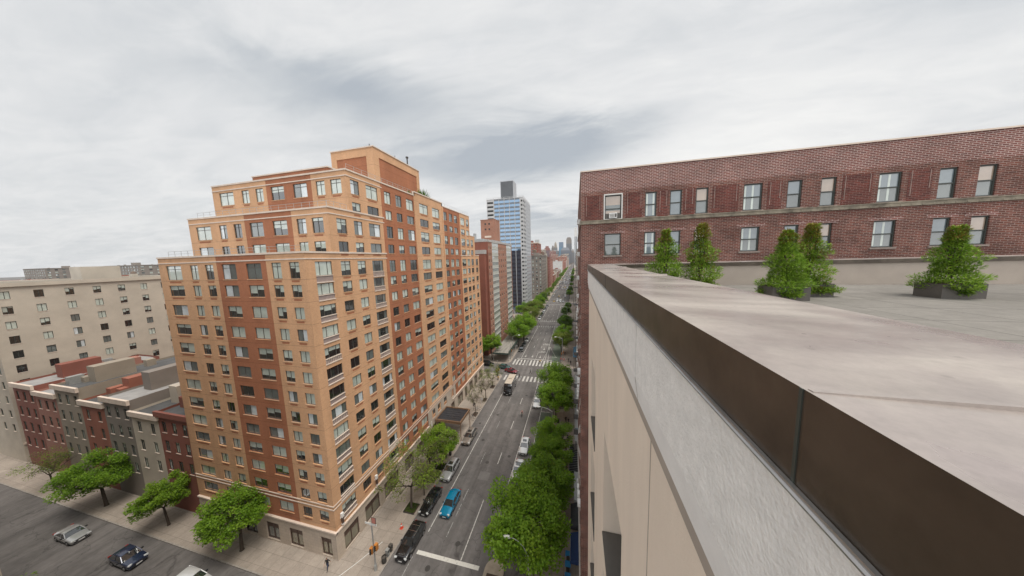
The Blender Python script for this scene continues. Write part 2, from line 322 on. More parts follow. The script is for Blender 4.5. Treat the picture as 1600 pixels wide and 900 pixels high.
GLS = ['g_dark','g_mid','g_blind','g_pale','g_warm']
def window_geo(fr, pn, sl, F, a, b, c, d, style, rnd):
    """fr frame MB, pn pane MB, sl sill/spandrel MB; F=(P,U,N); a..b, c..d the opening"""
    P, U, NN = F; w, h = b-a, d-c; t = .06
    c2 = c
    if style in ('wide', 'balconet'):
        c2 = c + h*.32
        pbox(sl, P,U,NN, a+.03,b-.03, c+.04,c2-.06, -.16,-.03, 0)
        pbox(sl, P,U,NN, a,b, c2-.06,c2+.02, -.12,.05, 1)
        pbox(sl, P,U,NN, a-.03,b+.03, c-.08,c+.04, -.08,.09, 1)
        if style == 'balconet' or rnd.random() < .3:
            k = 9
            for i in range(k+1):
                u = a + w*i/k; pbox(sl, P,U,NN, u-.015,u+.015, c+.05,c2-.05, .03,.06, 1)
    elif sl is not None:
        pbox(sl, P,U,NN, a-.05,b+.05, c-.09,c-.002, -.05,.05, 0)
        if style != 'plain': pbox(sl, P,U,NN, a+w*.12,a+w*.88, c-.42,c-.2, -.01,.012, 2)
    for (u0,u1,z0,z1) in ((a,b,c2,c2+t),(a,b,d-t,d),(a,a+t,c2+t,d-t),(b-t,b,c2+t,d-t)):
        pbox(fr, P,U,NN, u0+.004,u1-.004,z0+.004,z1-.004, -.2,-.1)
    top = d-t
    bars = []
    if style == 'wide': bars = [a+w*.27, a+w*.73]
    elif style == 'balconet': bars = [a+w*.24, a+w*.74]
    elif style == 'dh': bars = []
    else: bars = [a+w*.5]
    for u in bars: pbox(fr, P,U,NN, u-.03,u+.03, c2+t,d-t, -.19,-.11)
    if style in ('dh',):
        zm = c2+(d-c2)*.5; pbox(fr, P,U,NN, a+t,b-t, zm-.035,zm+.035, -.19,-.105)
    if h > 1.9 and style not in ('dh','wide','balconet','tower'):
        zt = d-.5; pbox(fr, P,U,NN, a+t,b-t, zt-.03,zt+.03, -.185,-.115)
    # panes: each leaf gets its own blind or dark room behind the glass
    us = [a+t*.5] + bars + [b-t*.5]
    r = rnd.random()
    for i in range(len(us)-1):
        u0,u1 = us[i],us[i+1]; z0,z1 = c2+t*.5,d-t*.5
        if style == 'balconet':
            if i == 1: pquad(pn,P,U,NN,u0,u1,z0,z1,-.15,0); continue
            pquad(pn,P,U,NN,u0,u1,z0,z1,-.15, 1 if r < .6 else 3); continue
        if style == 'dh':
            zm=(z0+z1)/2; pquad(pn,P,U,NN,u0,u1,zm,z1,-.15, 3 if r<.6 else 1); pquad(pn,P,U,NN,u0,u1,z0,zm,-.15, 1 if r<.5 else 0); continue
        if r < .28: pquad(pn,P,U,NN,u0,u1,z0,z1,-.15, 2)
        elif r < .60:
            k = .35+.4*rnd.random() if r < .5 else .15+.8*rnd.random(); zm = z1-(z1-z0)*k
            pquad(pn,P,U,NN,u0,u1,zm,z1,-.15, 2); pquad(pn,P,U,NN,u0,u1,z0,zm,-.15, 0)
        elif r < .74: pquad(pn,P,U,NN,u0,u1,z0,z1,-.15, 1)
        elif r < .86: pquad(pn,P,U,NN,u0,u1,z0,z1,-.15, 1 if (i+int(r*100))%2 else 3)
        else: pquad(pn,P,U,NN,u0,u1,z0,z1,-.15, 0)

def add_windows(parent, o, wins, mats=('frame_m','g','sill'), limit=100, eye=Vector((0,0,40)), sillm=('tan','trim','rust'), stuff_name='window_rows'):
    """wins: (F,(a,b,c,d),style). The biggest in view become parts (frame > pane, sill); the rest one part"""
    def key(wn):
        (P,U,NN),(a,b,c,d),st = wn
        p = Vector(P)+Vector(U)*((a+b)/2)+Vector((0,0,(c+d)/2)); v = eye-p
        return -(b-a)*(d-c)*abs(v.normalized().dot(Vector(NN)))/v.length_squared if v.dot(Vector(NN))>0 else 0
    wins = sorted(wins, key=key)
    gm = [M[g] for g in GLS]; sm = [M[k] for k in sillm]
    for wn in wins[:limit]:
        F,(a,b,c,d),st = wn; fr,pn,sl = MB(),MB(),MB()
        window_geo(fr,pn,sl,F,a,b,c,d,st,RND)
        w = fr.build('window', M[mats[0]], parent, o); pn.build('pane', gm, w, o)
        if sl.f: sl.build('balcony_panel' if st in('wide','balconet') else 'sill', [M['spandrel'],M['trim'],M[sillm[2]]] if st in('wide','balconet') else sm, w, o)
    if wins[limit:]:
        fr,pn,sl = MB(),MB(),MB()
        for F,(a,b,c,d),st in wins[limit:]: window_geo(fr,pn,sl,F,a,b,c,d,st,RND)
        allm = MB(); base = 0
        for mb,off in ((fr,0),(pn,1),(sl,6)):
            b0=len(allm.v); allm.v+=mb.v; allm.f+=[tuple(i+b0 for i in f) for f in mb.f]; allm.m+=[x+off for x in mb.m]
        w = allm.build(stuff_name, [M[mats[0]]]+gm+sm, parent, o); w['kind']='stuff'

# ================================================================== GROUND
g = MB(); g.face([(-6000,-3000,-.08),(6000,-3000,-.08),(6000,9000,-.08),(-6000,9000,-.08)]); struct(g.build('ground', M['ground']))
CROSS = [(8.5,20.5),(84,92),(152,160)] + [(225+75*k, 233+75*k) for k in range(30)]
XL, XR = -24.5, -5.5
a = MB(); a.face([(XL,-80,0),(XR,-80,0),(XR,2900,0),(XL,2900,0)]); struct(a.build('avenue', M['asphalt']))
st = MB()
for i,(y0,y1) in enumerate(CROSS):
    st.face([(-320,y0,0),(XL,y0,0),(XL,y1,0),(-320,y1,0)])
    if i: st.face([(XR,y0,0),(320,y0,0),(320,y1,0),(XR,y1,0)])
struct(st.build('cross_streets', M['asphalt']))
# sidewalk blocks with rounded corners and kerbs
def block(x0,x1,y0,y1,left,k,nm):
    """x0<x1; the avenue edge is x1 when left else x0"""
    r=3.0; pts=[]
    def arc(cx,cy,a0,a1,n=7):
        return [(cx+r*math.cos(R_(a0+(a1-a0)*i/(n-1))), cy+r*math.sin(R_(a0+(a1-a0)*i/(n-1)))) for i in range(n)]
    if left: pts=[(x0,y0)]+arc(x1-r,y0+r,-90,0)+arc(x1-r,y1-r,0,90)+[(x0,y1)]
    else: pts=arc(x0+r,y0+r,180,270)+[(x1,y0),(x1,y1)]+arc(x0+r,y1-r,90,180)
    mb=MB(); mb.face([(p[0],p[1],.13) for p in pts],0)
    n=len(pts)
    for i in range(n):
        p,q=pts[i],pts[(i+1)%n]; mb.face([(p[0],p[1],-.05),(q[0],q[1],-.05),(q[0],q[1],.13),(p[0],p[1],.13)],1)
        # kerb strip inset
        d=Vector((q[0]-p[0],q[1]-p[1],0)); 
        if d.length<.01: continue
        nn=Vector((-d.y,d.x,0)).normalized()*.16
        mb.face([(p[0],p[1],.134),(q[0],q[1],.134),(q[0]+nn.x,q[1]+nn.y,.134),(p[0]+nn.x,p[1]+nn.y,.134)],1)
    struct(mb.build(nm,[M['walk'],M['kerb']]))
edgesL=[(-80,8.5)]+[(CROSS[i][1],CROSS[i+1][0]) for i in range(len(CROSS)-1)]
for k,(y0,y1) in enumerate(edgesL): block(-300,XL,y0,y1,True,k,'sidewalk')
edgesR=[(-80,84)]+[(CROSS[i][1],CROSS[i+1][0]) for i in range(1,len(CROSS)-1)]
for k,(y0,y1) in enumerate(edgesR): block(XR,300,y0,y1,False,k,'sidewalk')
# painted markings
mk=MB(); Z=.004
def line(x0,x1,y0,y1,m=0,z=Z): mk.face([(x0,y0,z),(x1,y0,z),(x1,y1,z),(x0,y1,z)],m)
line(-21.42,-21.28,30.2,79.0); line(-21.72,-21.62,23.0,26.8,1)
for y in (44.6,55.3,66.2): line(-15.0,-14.86,y,y+3.2); 
line(-15.08,-14.94,27.75,36.8)
for y in (30.1,33.2,36.0): line(-18.42,-18.3,y,y+2.2,1)
for y in (44,55,66): line(-18.4,-18.28,y,y+3,1)
line(-11.8,-11.66,30.6,32.3); line(-11.8,-11.66,40.5,79.0)
line(-8.9,-8.78,30,78); line(-8.9,-6.4,63.7,63.84)
line(-21.4,-12.3,27.2,27.7,2)                                   # stop bar
for y0,y1 in ((79.6,83.2),(92.4,97.6)):                        # ladder crossings
    x=-23.6
    while x<-6.2:
        line(x,x+.62,y0,y1, 1 if -19.2<x<-17.2 else 0); x+=1.28
line(-23.0,-9.0,98.5,98.9)
for (y0,y1) in ((147.5,151),(160.8,164.2),(221,224.4),(233.8,237.2),(296,299.4),(308.8,312)):
    x=-23.6
    while x<-6.2: line(x,x+.62,y0,y1,1); x+=1.28
line(-21.42,-21.28,99,147); line(-21.42,-21.28,164,221)
for k in range(60):
    y=112+k*11
    if 145<y<166 or 219<y<238 or (y-225)%75<13 and y>220: continue
    line(-18.3,-18.16,y,y+3); line(-15,-14.86,y,y+3)
for y in range(166,900,75):
    line(-11.8,-11.66,y,y+52)
line(-15.55,-15.43,99,107.5); line(-11.8,-11.66,99,147)
# turning arrows on the second block, pointing to the viewer
def arrow(x,y):
    mk.face([(x-.08,y,Z),(x+.08,y,Z),(x+.08,y+1.6,Z),(x-.08,y+1.6,Z)],0); mk.face([(x,y-1.1,Z),(x+.42,y,Z),(x-.42,y,Z)],0)
for x in (-20.0,-17.2): arrow(x,101.6)
arrow(-14.0,101.4); arrow(-13.5,111.0)
# merge hatching beside the refuge
def dline(p,q,w=.14,m=0):
    p,q=Vector((p[0],p[1],0)),Vector((q[0],q[1],0)); n=Vector((-(q-p).y,(q-p).x,0)).normalized()*w/2
    mk.face([(p+n)+Vector((0,0,.008)),(p-n)+Vector((0,0,.008)),(q-n)+Vector((0,0,.008)),(q+n)+Vector((0,0,.008))],m)
dline((-11.3,114),(-12.9,95)); dline((-11.3,114),(-10.4,95)); dline((-11.1,114),(-7.6,101.5))
dline((-12.6,97.6),(-10.6,97.6)); dline((-12.2,101),(-10.9,101)); 
for k in range(5): line(-11.0+k*.8,-10.6+k*.8,102.0,102.35)
struct(mk.build('road_markings',[M['paint'],M['paint_faded'],M['paint_bar']]))
# ONLY worded legends on the lane, read by drivers coming this way
def word(txt,x,y,h):
    cu=bpy.data.curves.new('legend','FONT'); cu.body=txt; cu.size=1; cu.align_x='CENTER'
    o=bpy.data.objects.new('tmp',cu); COL.objects.link(o); bpy.context.view_layer.update()
    me=bpy.data.meshes.new_from_object(o.evaluated_get(bpy.context.evaluated_depsgraph_get())); bpy.data.objects.remove(o)
    ob=bpy.data.objects.new('road_lettering',me); COL.objects.link(ob); me.materials.clear(); me.materials.append(M['paint'])
    ob.location=(x,y,.006); ob.rotation_euler=(0,0,math.pi); ob.scale=(1.0,h,1); ob['kind']='structure'
word('ONLY',-13.8,108.3,3.0); word('ONLY',-13.4,118.6,3.2)
# green cycle lane and repair patches
gl=MB(); gl.face([(-8.72,30,.002),(-6.0,30,.002),(-6.0,63.6,.002),(-8.72,63.6,.002)]); gl.face([(-9.4,98,.002),(-6.0,98,.002),(-6.0,147,.002),(-9.4,147,.002)])
struct(gl.build('bike_lane_surface',M['green_lane']))
pt=MB()
for (x0,x1,y0,y1,m) in ((-20.8,-19.4,46,53,0),(-17.6,-15.6,40.5,42.3,1),(-14.4,-12.2,55.5,61.5,0),(-24.2,-22.9,27,31,1),(-17.8,-16.2,66,72.5,0),(-20.6,-18.8,23.2,25.4,1),(-13.9,-12.6,33,38.5,0),(-19,-17.6,101,118,0),(-16.9,-15.2,85,90,1)):
    pt.face([(x0,y0,.002),(x1,y0,.002),(x1,y1,.002),(x0,y1,.002)],m)
struct(pt.build('asphalt_patches',[M['asphalt2'],M['asphalt3']]))
mh=MB()
for (x,y,r) in ((-17.1,44.6,.36),(-20.1,50.5,.36),(-13.2,47,.33),(-19.6,60.2,.36),(-16.3,29.6,.36),(-22.9,56,.3),(-18.9,26,.36),(-14,71,.36),(-22.6,67.5,.33),(-16.8,92,.36)):
    mh.face([(x+r*math.cos(t*math.pi/8),y+r*math.sin(t*math.pi/8),.007) for t in range(16)])
struct(mh.build('manhole_covers',M['iron']))

# ================================================================== CORNER APARTMENT BUILDING (left)
X0=-31.2
def corner_building():
    o=(X0,24.25,0.13)
    root=empty('apartment_building',o,'tall stepped apartment building of tan and rust brick on the corner with stone shop base','building')
    XW=-58.0
    rows_all=[52.0,48.85,46.2,43.1]+[40.4-2.78*k for k in range(13)]
    def hh(z): return 2.0 if (abs(z-52.0)<.1 or abs(z-46.2)<.1 or abs(z-40.4)<.1) else 1.52
    wins=[]; wall=MB()
    # east face, F: P=(X0,0,0) U=+Y N=+X
    FE=(Vector((X0,0,0)),Vector((0,1,0)),Vector((1,0,0)))
    def east(u0,u1,zt,col,m,kind,zb=3.9,skipbase=False):
        """one window column: cell u0..u1, window col=(a,b), walls from zb to zt"""
        ops=[]
        for z in rows_all:
            if z>zt-.4 or z-hh(z)<zb: continue
            h=hh(z); a_,b_=col
            if kind=='wide': c=z-h-.62 if z<41 else z-h
            elif kind=='balc': c=z-h-.55 if z<41 else z-h
            else: c=z-h
            sty={'wide':'wide','balc':'balconet'}.get(kind,'std') if (z<41) else ('std' if kind!='wide' else 'std')
            if kind=='tri': sty='tri'
            ops.append((a_,b_,c,z)); wins.append((FE,(a_,b_,c,z),sty))
        facade(wall,FE[0],FE[1],FE[2],[(u0,u1,zb,zt,ops)],.22,m)
    T3,T2,T1=41.45,47.35,53.05
    TB=53.75
    # tan A
    east(24.25,27.95,T3,(25.45,27.75),0,'wide'); east(27.95,31.3,T2,(29.1,30.7),0,'std'); 
    east(31.3,34.1,T1,(31.95,33.5),0,'std'); east(34.1,38.2,T1,(34.8,37.2),0,'balc')
    # rust A (set back 12 cm), tan B (proud), rust B, tan C
    cols=[(38.2,40.9,(38.75,40.3),1,'std',T1),(40.9,43.9,(41.6,43.2),1,'std',T1),(43.9,47.2,(44.6,46.8),1,'std',T1),
          (47.2,53.0,(48.9,52.1),0,'tri',TB),(53.0,58.5,(53.8,57.0),0,'tri',TB),
          (58.5,61.2,(58.95,60.7),1,'std',T1),(61.2,64.2,(61.9,63.7),1,'std',T1),(64.2,67.7,(64.7,66.6),1,'std',T1),
          (67.7,72.0,(68.7,71.4),0,'std',T1),(72.0,74.8,(72.4,74.4),0,'std',T1),(74.8,78.6,(75.4,77.3),0,'std',T2),(78.6,81.8,(79.0,80.9),0,'std',T3)]
    for (u0,u1,c,m,k,zt) in cols: east(u0,u1,zt,c,m,k)
    # south faces of the three tiers: P=(XW,y,0) U=+X, N=-Y
    def south(y,zb,zt,x1):
        F=(Vector((XW,y,0)),Vector((1,0,0)),Vector((0,-1,0))); L=x1-XW
        u=L; first=True; i=0
        specs=[(3.2,(.95,2.55) if zt<42 else (.9,2.8),0),(3.0,(.6,2.2),0),(4.4,(.9,3.5),1),(4.4,(.9,3.5),1),(3.0,(.7,2.3),0),(3.0,(.7,2.3),0),(5.2,(1.1,4.3),0)]
        # walk west from the corner
        pos=L
        for wdt,(da,db),m in specs:
            u1=pos; u0=max(0,pos-wdt)
            ops=[]
            for z in rows_all:
                if z>zt-.4 or z-hh(z)<zb: continue
                aa,bb=u1-db,u1-da
                if aa<=0: continue
                ops.append((aa,bb,z-hh(z),z)); wins.append((F,(aa,bb,z-hh(z),z),'std'))
            facade(wall,F[0],F[1],F[2],[(u0,u1,zb,zt,ops)],.22,m); pos=u0
        if pos>0: wall.face([(XW,y,zb),(XW+pos,y,zb),(XW+pos,y,zt),(XW,y,zt)],0)
    south(24.25,3.9,T3,X0); south(27.95,T3,T2,X0); south(31.3,T2,T1,X0)
    # north and west faces, roofs of each tier
    for (y0,y1,z0,z1) in ((24.25,81.8,.13,T3),(27.95,78.6,T3,T2),(31.3,74.8,T2,T1)):
        wall.face([(XW,y1,z0),(XW,y1,z1),(X0,y1,z1),(X0,y1,z0)],0); wall.face([(XW,y0,z0),(XW,y0,z1),(XW,y1,z1),(XW,y1,z0)],0)
    wall.build('wall',[M['tan'],M['rust']],root,o)
    rf=MB()
    rf.face([(XW,24.25,T3-.35),(X0,24.25,T3-.35),(X0,27.95,T3-.35),(XW,27.95,T3-.35)]); rf.face([(XW,78.6,T3-.35),(X0,78.6,T3-.35),(X0,81.8,T3-.35),(XW,81.8,T3-.35)])
    rf.face([(XW,27.95,T2-.35),(X0,27.95,T2-.35),(X0,31.3,T2-.35),(XW,31.3,T2-.35)]); rf.face([(XW,74.8,T2-.35),(X0,74.8,T2-.35),(X0,78.6,T2-.35),(XW,78.6,T2-.35)])
    rf.face([(XW,31.3,T1-.4),(X0,31.3,T1-.4),(X0,74.8,T1-.4),(XW,74.8,T1-.4)])
    rf.build('roof',M['roof'],root,o)
    # copings and string courses
    cp=MB(); CPS=[]
    def flush(nm):
        cp.build(nm,M['trim'],root,o); cp.v,cp.f,cp.m=[],[],[]
    def ring(y0,y1,z,t=.22,w=.35,out=.1,ysplit=None):
        cp.box(X0-w,X0+out,y0,y1,z,z+t); cp.box(XW,X0-w,y0-out,y0+w,z,z+t); cp.box(X0-w,X0+out,y0-out,y0,z,z+t)
    ring(24.25,38.2,T3); flush('coping'); ring(27.95,38.2,T2); flush('coping'); ring(31.3,47.2,T1); flush('coping')
    cp.box(X0-.35,X0+.12,47.2,58.5,TB,TB+.22); cp.box(X0-.3,X0,47.2,47.5,T1,TB); flush('coping'); cp.box(X0-.3,X0,58.2,58.5,T1,TB); cp.box(X0-.35,X0+.1,58.5,74.8,T1,T1+.2); flush('coping'); cp.box(X0-.35,X0+.1,74.8,78.6,T2,T2+.2); flush('coping'); cp.box(X0-.35,X0+.1,67.7,74.8,T3-.1,T3+.1); flush('coping'); cp.box(X0-.35,X0+.1,78.6,81.8,T3,T3+.2)
    pass
    flush('coping')
    for (y0,y1,z) in ((24.25,38.2,T3-.75),(27.95,38.2,T2-.75),(31.3,38.2,T1-.75)):
        cp.box(X0,X0+.06,y0,y1,z,z+.14); cp.box(XW,X0+.06,y0-.06,y0,z,z+.14); flush('string_course')
    for z in (7.45,7.95):
        cp.box(X0,X0+.07,24.25,81.8,z,z+.13); cp.box(XW,X0+.07,24.18,24.25,z,z+.13); flush('string_course')
    # pale vertical reveals between the brick bays
    jb=MB()
    for y,m in ((38.2,1),(47.2,0),(58.5,0),(67.7,1)): jb.box(X0,X0+.14 if not m else X0+.05,y-.22,y+.22,8.1,T1-.1,m)
    jb.build('pilaster',[M['tan'],M['rust']],root,o)
    add_windows(root,o,wins,('frame_m','g','sill'),100,sillm=('tan','trim','rust'))
    # stone base with shop windows
    bs=MB(); shops=[]
    FB=(Vector((X0+.12,0,0)),Vector((0,1,0)),Vector((1,0,0)))
    u=24.0
    edges=[(25.2,27.7),(28.9,31.9),(33.0,36.6),(38.4,41.2),(42.2,45.4),(48.2,50.0),(50.7,52.6),(53.6,55.4),(57.2,59.2),(61.0,64.4),(65.8,67.4),(69.0,71.6),(73.0,75.4),(77.2,79.6)]
    for i,(a_,b_) in enumerate(edges):
        nx=edges[i+1][0] if i+1<len(edges) else 82.4
        u1=(b_+nx)/2 if i+1<len(edges) else 81.9
        top=3.15 if a_<46 else 3.4
        zt=4.1 if not 47<a_<58 else 7.4
        facade(bs,FB[0],FB[1],FB[2],[(u,u1,.13,zt,[(a_,b_,.35,top)]+([(a_+.2,b_-.2,4.9,6.9)] if zt>7 else []))],.35,0)
        shops.append((FB,(a_,b_,.35,top)))
        if zt>7: shops.append((FB,(a_+.2,b_-.2,4.9,6.9)))
        u=u1
    FS=(Vector((-58,24.13,0)),Vector((1,0,0)),Vector((0,-1,0)))
    L=26.8+.12; pos=0; k=0
    while pos<L-.1:
        w=min(4.4,L-pos); a_,b_=pos+.8,pos+w-1.1
        if L-pos<9 and L-pos>4.4: w=L-pos-3.3; b_=pos+w-.8
        if L-pos<=4.4: a_,b_=L-2.85,L-1.0; w=L-pos
        facade(bs,FS[0],FS[1],FS[2],[(pos,pos+w,.13,4.1,[(a_,b_,.35,3.1)])],.35,0); shops.append((FS,(a_,b_,.35,3.1))); pos+=w
    bs.box(-58,X0+.14,24.11,24.26,4.1,4.14,0)
    bs.box(X0-.01,X0+.14,24.26,46.9,4.1,4.14,0); bs.box(X0-.01,X0+.14,58.0,81.9,4.1,4.14,0); bs.box(X0-.01,X0+.13,46.9,47.3,4.1,7.43,0); bs.box(X0-.01,X0+.13,57.8,58.0,4.1,7.43,0)
    bs.build('stone_base',M['stone_base'],root,o)
    ct=MB(); ct.box(X0-.01,X0+.26,24.0,47,4.14,4.34); ct.box(-58,X0+.26,23.98,24.26,4.141,4.341); ct.box(X0-.01,X0+.26,58,81.9,4.14,4.34); ct.build('base_cornice',M['trim'],root,o)
    for F,(a_,b_,c,d) in shops:
        f=MB(); P_,U_,N_=F
        for (q0,q1,z0,z1) in ((a_,b_,c,c+.1),(a_,b_,d-.1,d),(a_,a_+.09,c+.1,d-.1),(b_-.09,b_,c+.1,d-.1),((a_+b_)/2-.05,(a_+b_)/2+.05,c+.1,d-.1)):
            pbox(f,P_,U_,N_,q0+.003,q1-.003,z0+.003,z1-.003,-.3,-.16)
        if d<4: pbox(f,P_,U_,N_,a_+.09,b_-.09,d-.95,d-.1,-.28,-.2)
        w=f.build('shop_window',M['brown'],root,o); p=MB(); pquad(p,P_,U_,N_,a_+.05,b_-.05,c+.05,d-.1,-.24); p.build('pane',M['g_store'] if RND.random()<.7 else M['g_mid'],w,o)
    # rooftop bulkhead
    bk=MB(); X1,X2,Y1,Y2,Zt=-44.6,-35.2,41.8,55.9,60.75
    bk.box(X2-.4,X2,Y1,Y1+1.3,T1-.4,Zt,0); bk.box(X2-.4,X2,Y2-1.0,Y2,T1-.4,Zt,0); bk.box(X2-.4,X2,Y1+1.3,Y2-1.0,59.3,Zt,0); bk.box(X2-.4,X2-.12,Y1+1.3,Y2-1.0,T1-.4,59.3,1)
    bk.box(X1,X1+1.2,Y1,Y1+.4,T1-.4,Zt,0); bk.box(X2-1.6,X2-.4,Y1,Y1+.4,T1-.4,Zt,0); bk.box(X1+1.2,X2-1.6,Y1,Y1+.4,59.3,Zt,0); bk.box(X1+1.2,X2-1.6,Y1+.12,Y1+.4,T1-.4,59.3,1)
    bk.box(X1,X1+.4,Y1+.4,Y2,T1-.4,Zt,0); bk.box(X1+.4,X2-.4,Y2-.4,Y2,T1-.4,Zt,0)
    b=bk.build('rooftop_bulkhead',[M['tan'],M['rust']],root,o)
    c=MB(); c.box(X1-.1,X2+.12,Y1-.12,Y1+.45,Zt,Zt+.18); c.box(X2-.4,X2+.12,Y1+.45,Y2+.1,Zt,Zt+.18); c.box(X1-.1,X2-.4,Y1+.45,Y2+.1,Zt-.1,Zt+.1); c.build('coping',M['trim'],b,o)
    lv=MB(); lv.box(X2,X2+1.6,45.6,50.2,T1-.4,T1+1.15); 
    for k in range(7): lv.box(X2+.1,X2+1.5,45.7+k*.62,46.0+k*.62,T1+1.15,T1+1.3)
    lv.build('roof_vent_housing',M['frame_m'],root,o)
    ch=MB(); ch.tube([(-35.5,52.2,Zt),(-35.5,52.2,Zt+1.7)],.14,10); ch.tube([(-35.5,52.2,Zt+1.7),(-35.5,52.2,Zt+1.95)],.3,10); ch.tube([(-36,41.9,Zt),(-36,41.9,Zt+.6)],.07,8); ch.tube([(-35.4,48,Zt),(-35.4,48,Zt+.7)],.05,8)
    ch.build('flue',M['iron'],b,o)
    # roof edge railing on the far part and on the setback terraces
    rl=MB()
    for (p,q) in (((X0-.1,58.7,T1+.2),(X0-.1,74.6,T1+.2)),((X0-.15,31.6,T1+.2),(X0-.15,46.9,T1+.2)),((X0-.2,28.1,T2+.2),(X0-.2,31.1,T2+.2)),((X0-.3,28.1,T2+.2),(XW+2,28.1,T2+.2)),((X0-.3,24.5,T3+.2),(XW+2,24.5,T3+.2))):
        p,q=Vector(p),Vector(q); rl.tube([p+Vector((0,0,.75)),q+Vector((0,0,.75))],.022,5); rl.tube([p+Vector((0,0,.4)),q+Vector((0,0,.4))],.014,5)
        n=int((q-p).length/1.4)+1
        for i in range(n+1):
            r=p+(q-p)*(i/n); rl.tube([r,r+Vector((0,0,.78))],.02,5)
    rl.build('railing',M['steel'],root,o)
    # second small penthouse at the west
    pn=MB(); pn.box(-52,-36.5,33.4,38.2,T1-.4,T1+1.6,0); pn.box(-52.1,-36.4,33.3,38.3,T1+1.6,T1+1.78,1); pn.build('penthouse',[M['rust'],M['trim']],root,o)
    # wall lanterns
    for y in (25.1,31.4,):
        l=MB(); l.box(X0,X0+.16,y-.12,y+.12,5.5,5.75,0); l.box(X0+.13,X0+.42,y-.16,y+.16,5.75,6.35,0); l.box(X0+.16,X0+.38,y-.12,y+.12,4.8,5.75,1); l.box(X0+.14,X0+.40,y-.14,y+.14,4.68,4.8,0)
        l.build('wall_lantern',[M['white'],M['brown']],root,o)
    pq=MB(); pq.box(X0+.13,X0+.17,47.75,48.05,3.6,4.7); pq.build('plaque',M['white'],root,o)
corner_building()

# entrance canopy over the pavement
def canopy():
    o=(-27.8,51.5,.13); root=empty('entrance_canopy',o,'flat dark entrance canopy with bronze edge on posts beside the apartment building','canopy')
    r=MB(); r.box(-30.7,-24.85,49.25,54.15,4.25,4.33); 
    for k in range(6): r.box(-30.6,-24.95,49.6+k*.8,49.63+k*.8,4.33,4.37)
    r.build('roof_panel',mat('canopy_roof',(.035,.037,.042),.25,.2,1.5),root,o)
    e=MB(); e.box(-30.9,-24.65,49.05,49.25,4.0,4.6); e.box(-30.9,-24.65,54.15,54.35,4.0,4.6); e.box(-24.85,-24.65,49.25,54.15,4.0,4.6); e.box(-30.9,-30.7,49.25,54.15,4.0,4.6); e.build('edge_beam',mat('canopy_bronze',(.22,.13,.075),.5,.2,2),root,o)
    for x,y in ((-24.78,49.2),(-24.78,54.2),(-30.6,49.2),(-30.6,54.2)):
        p=MB(); p.tube([(x,y,.13),(x,y,4.0)],.08,8); p.build('post',bpy.data.materials['canopy_bronze'],root,o)
canopy()

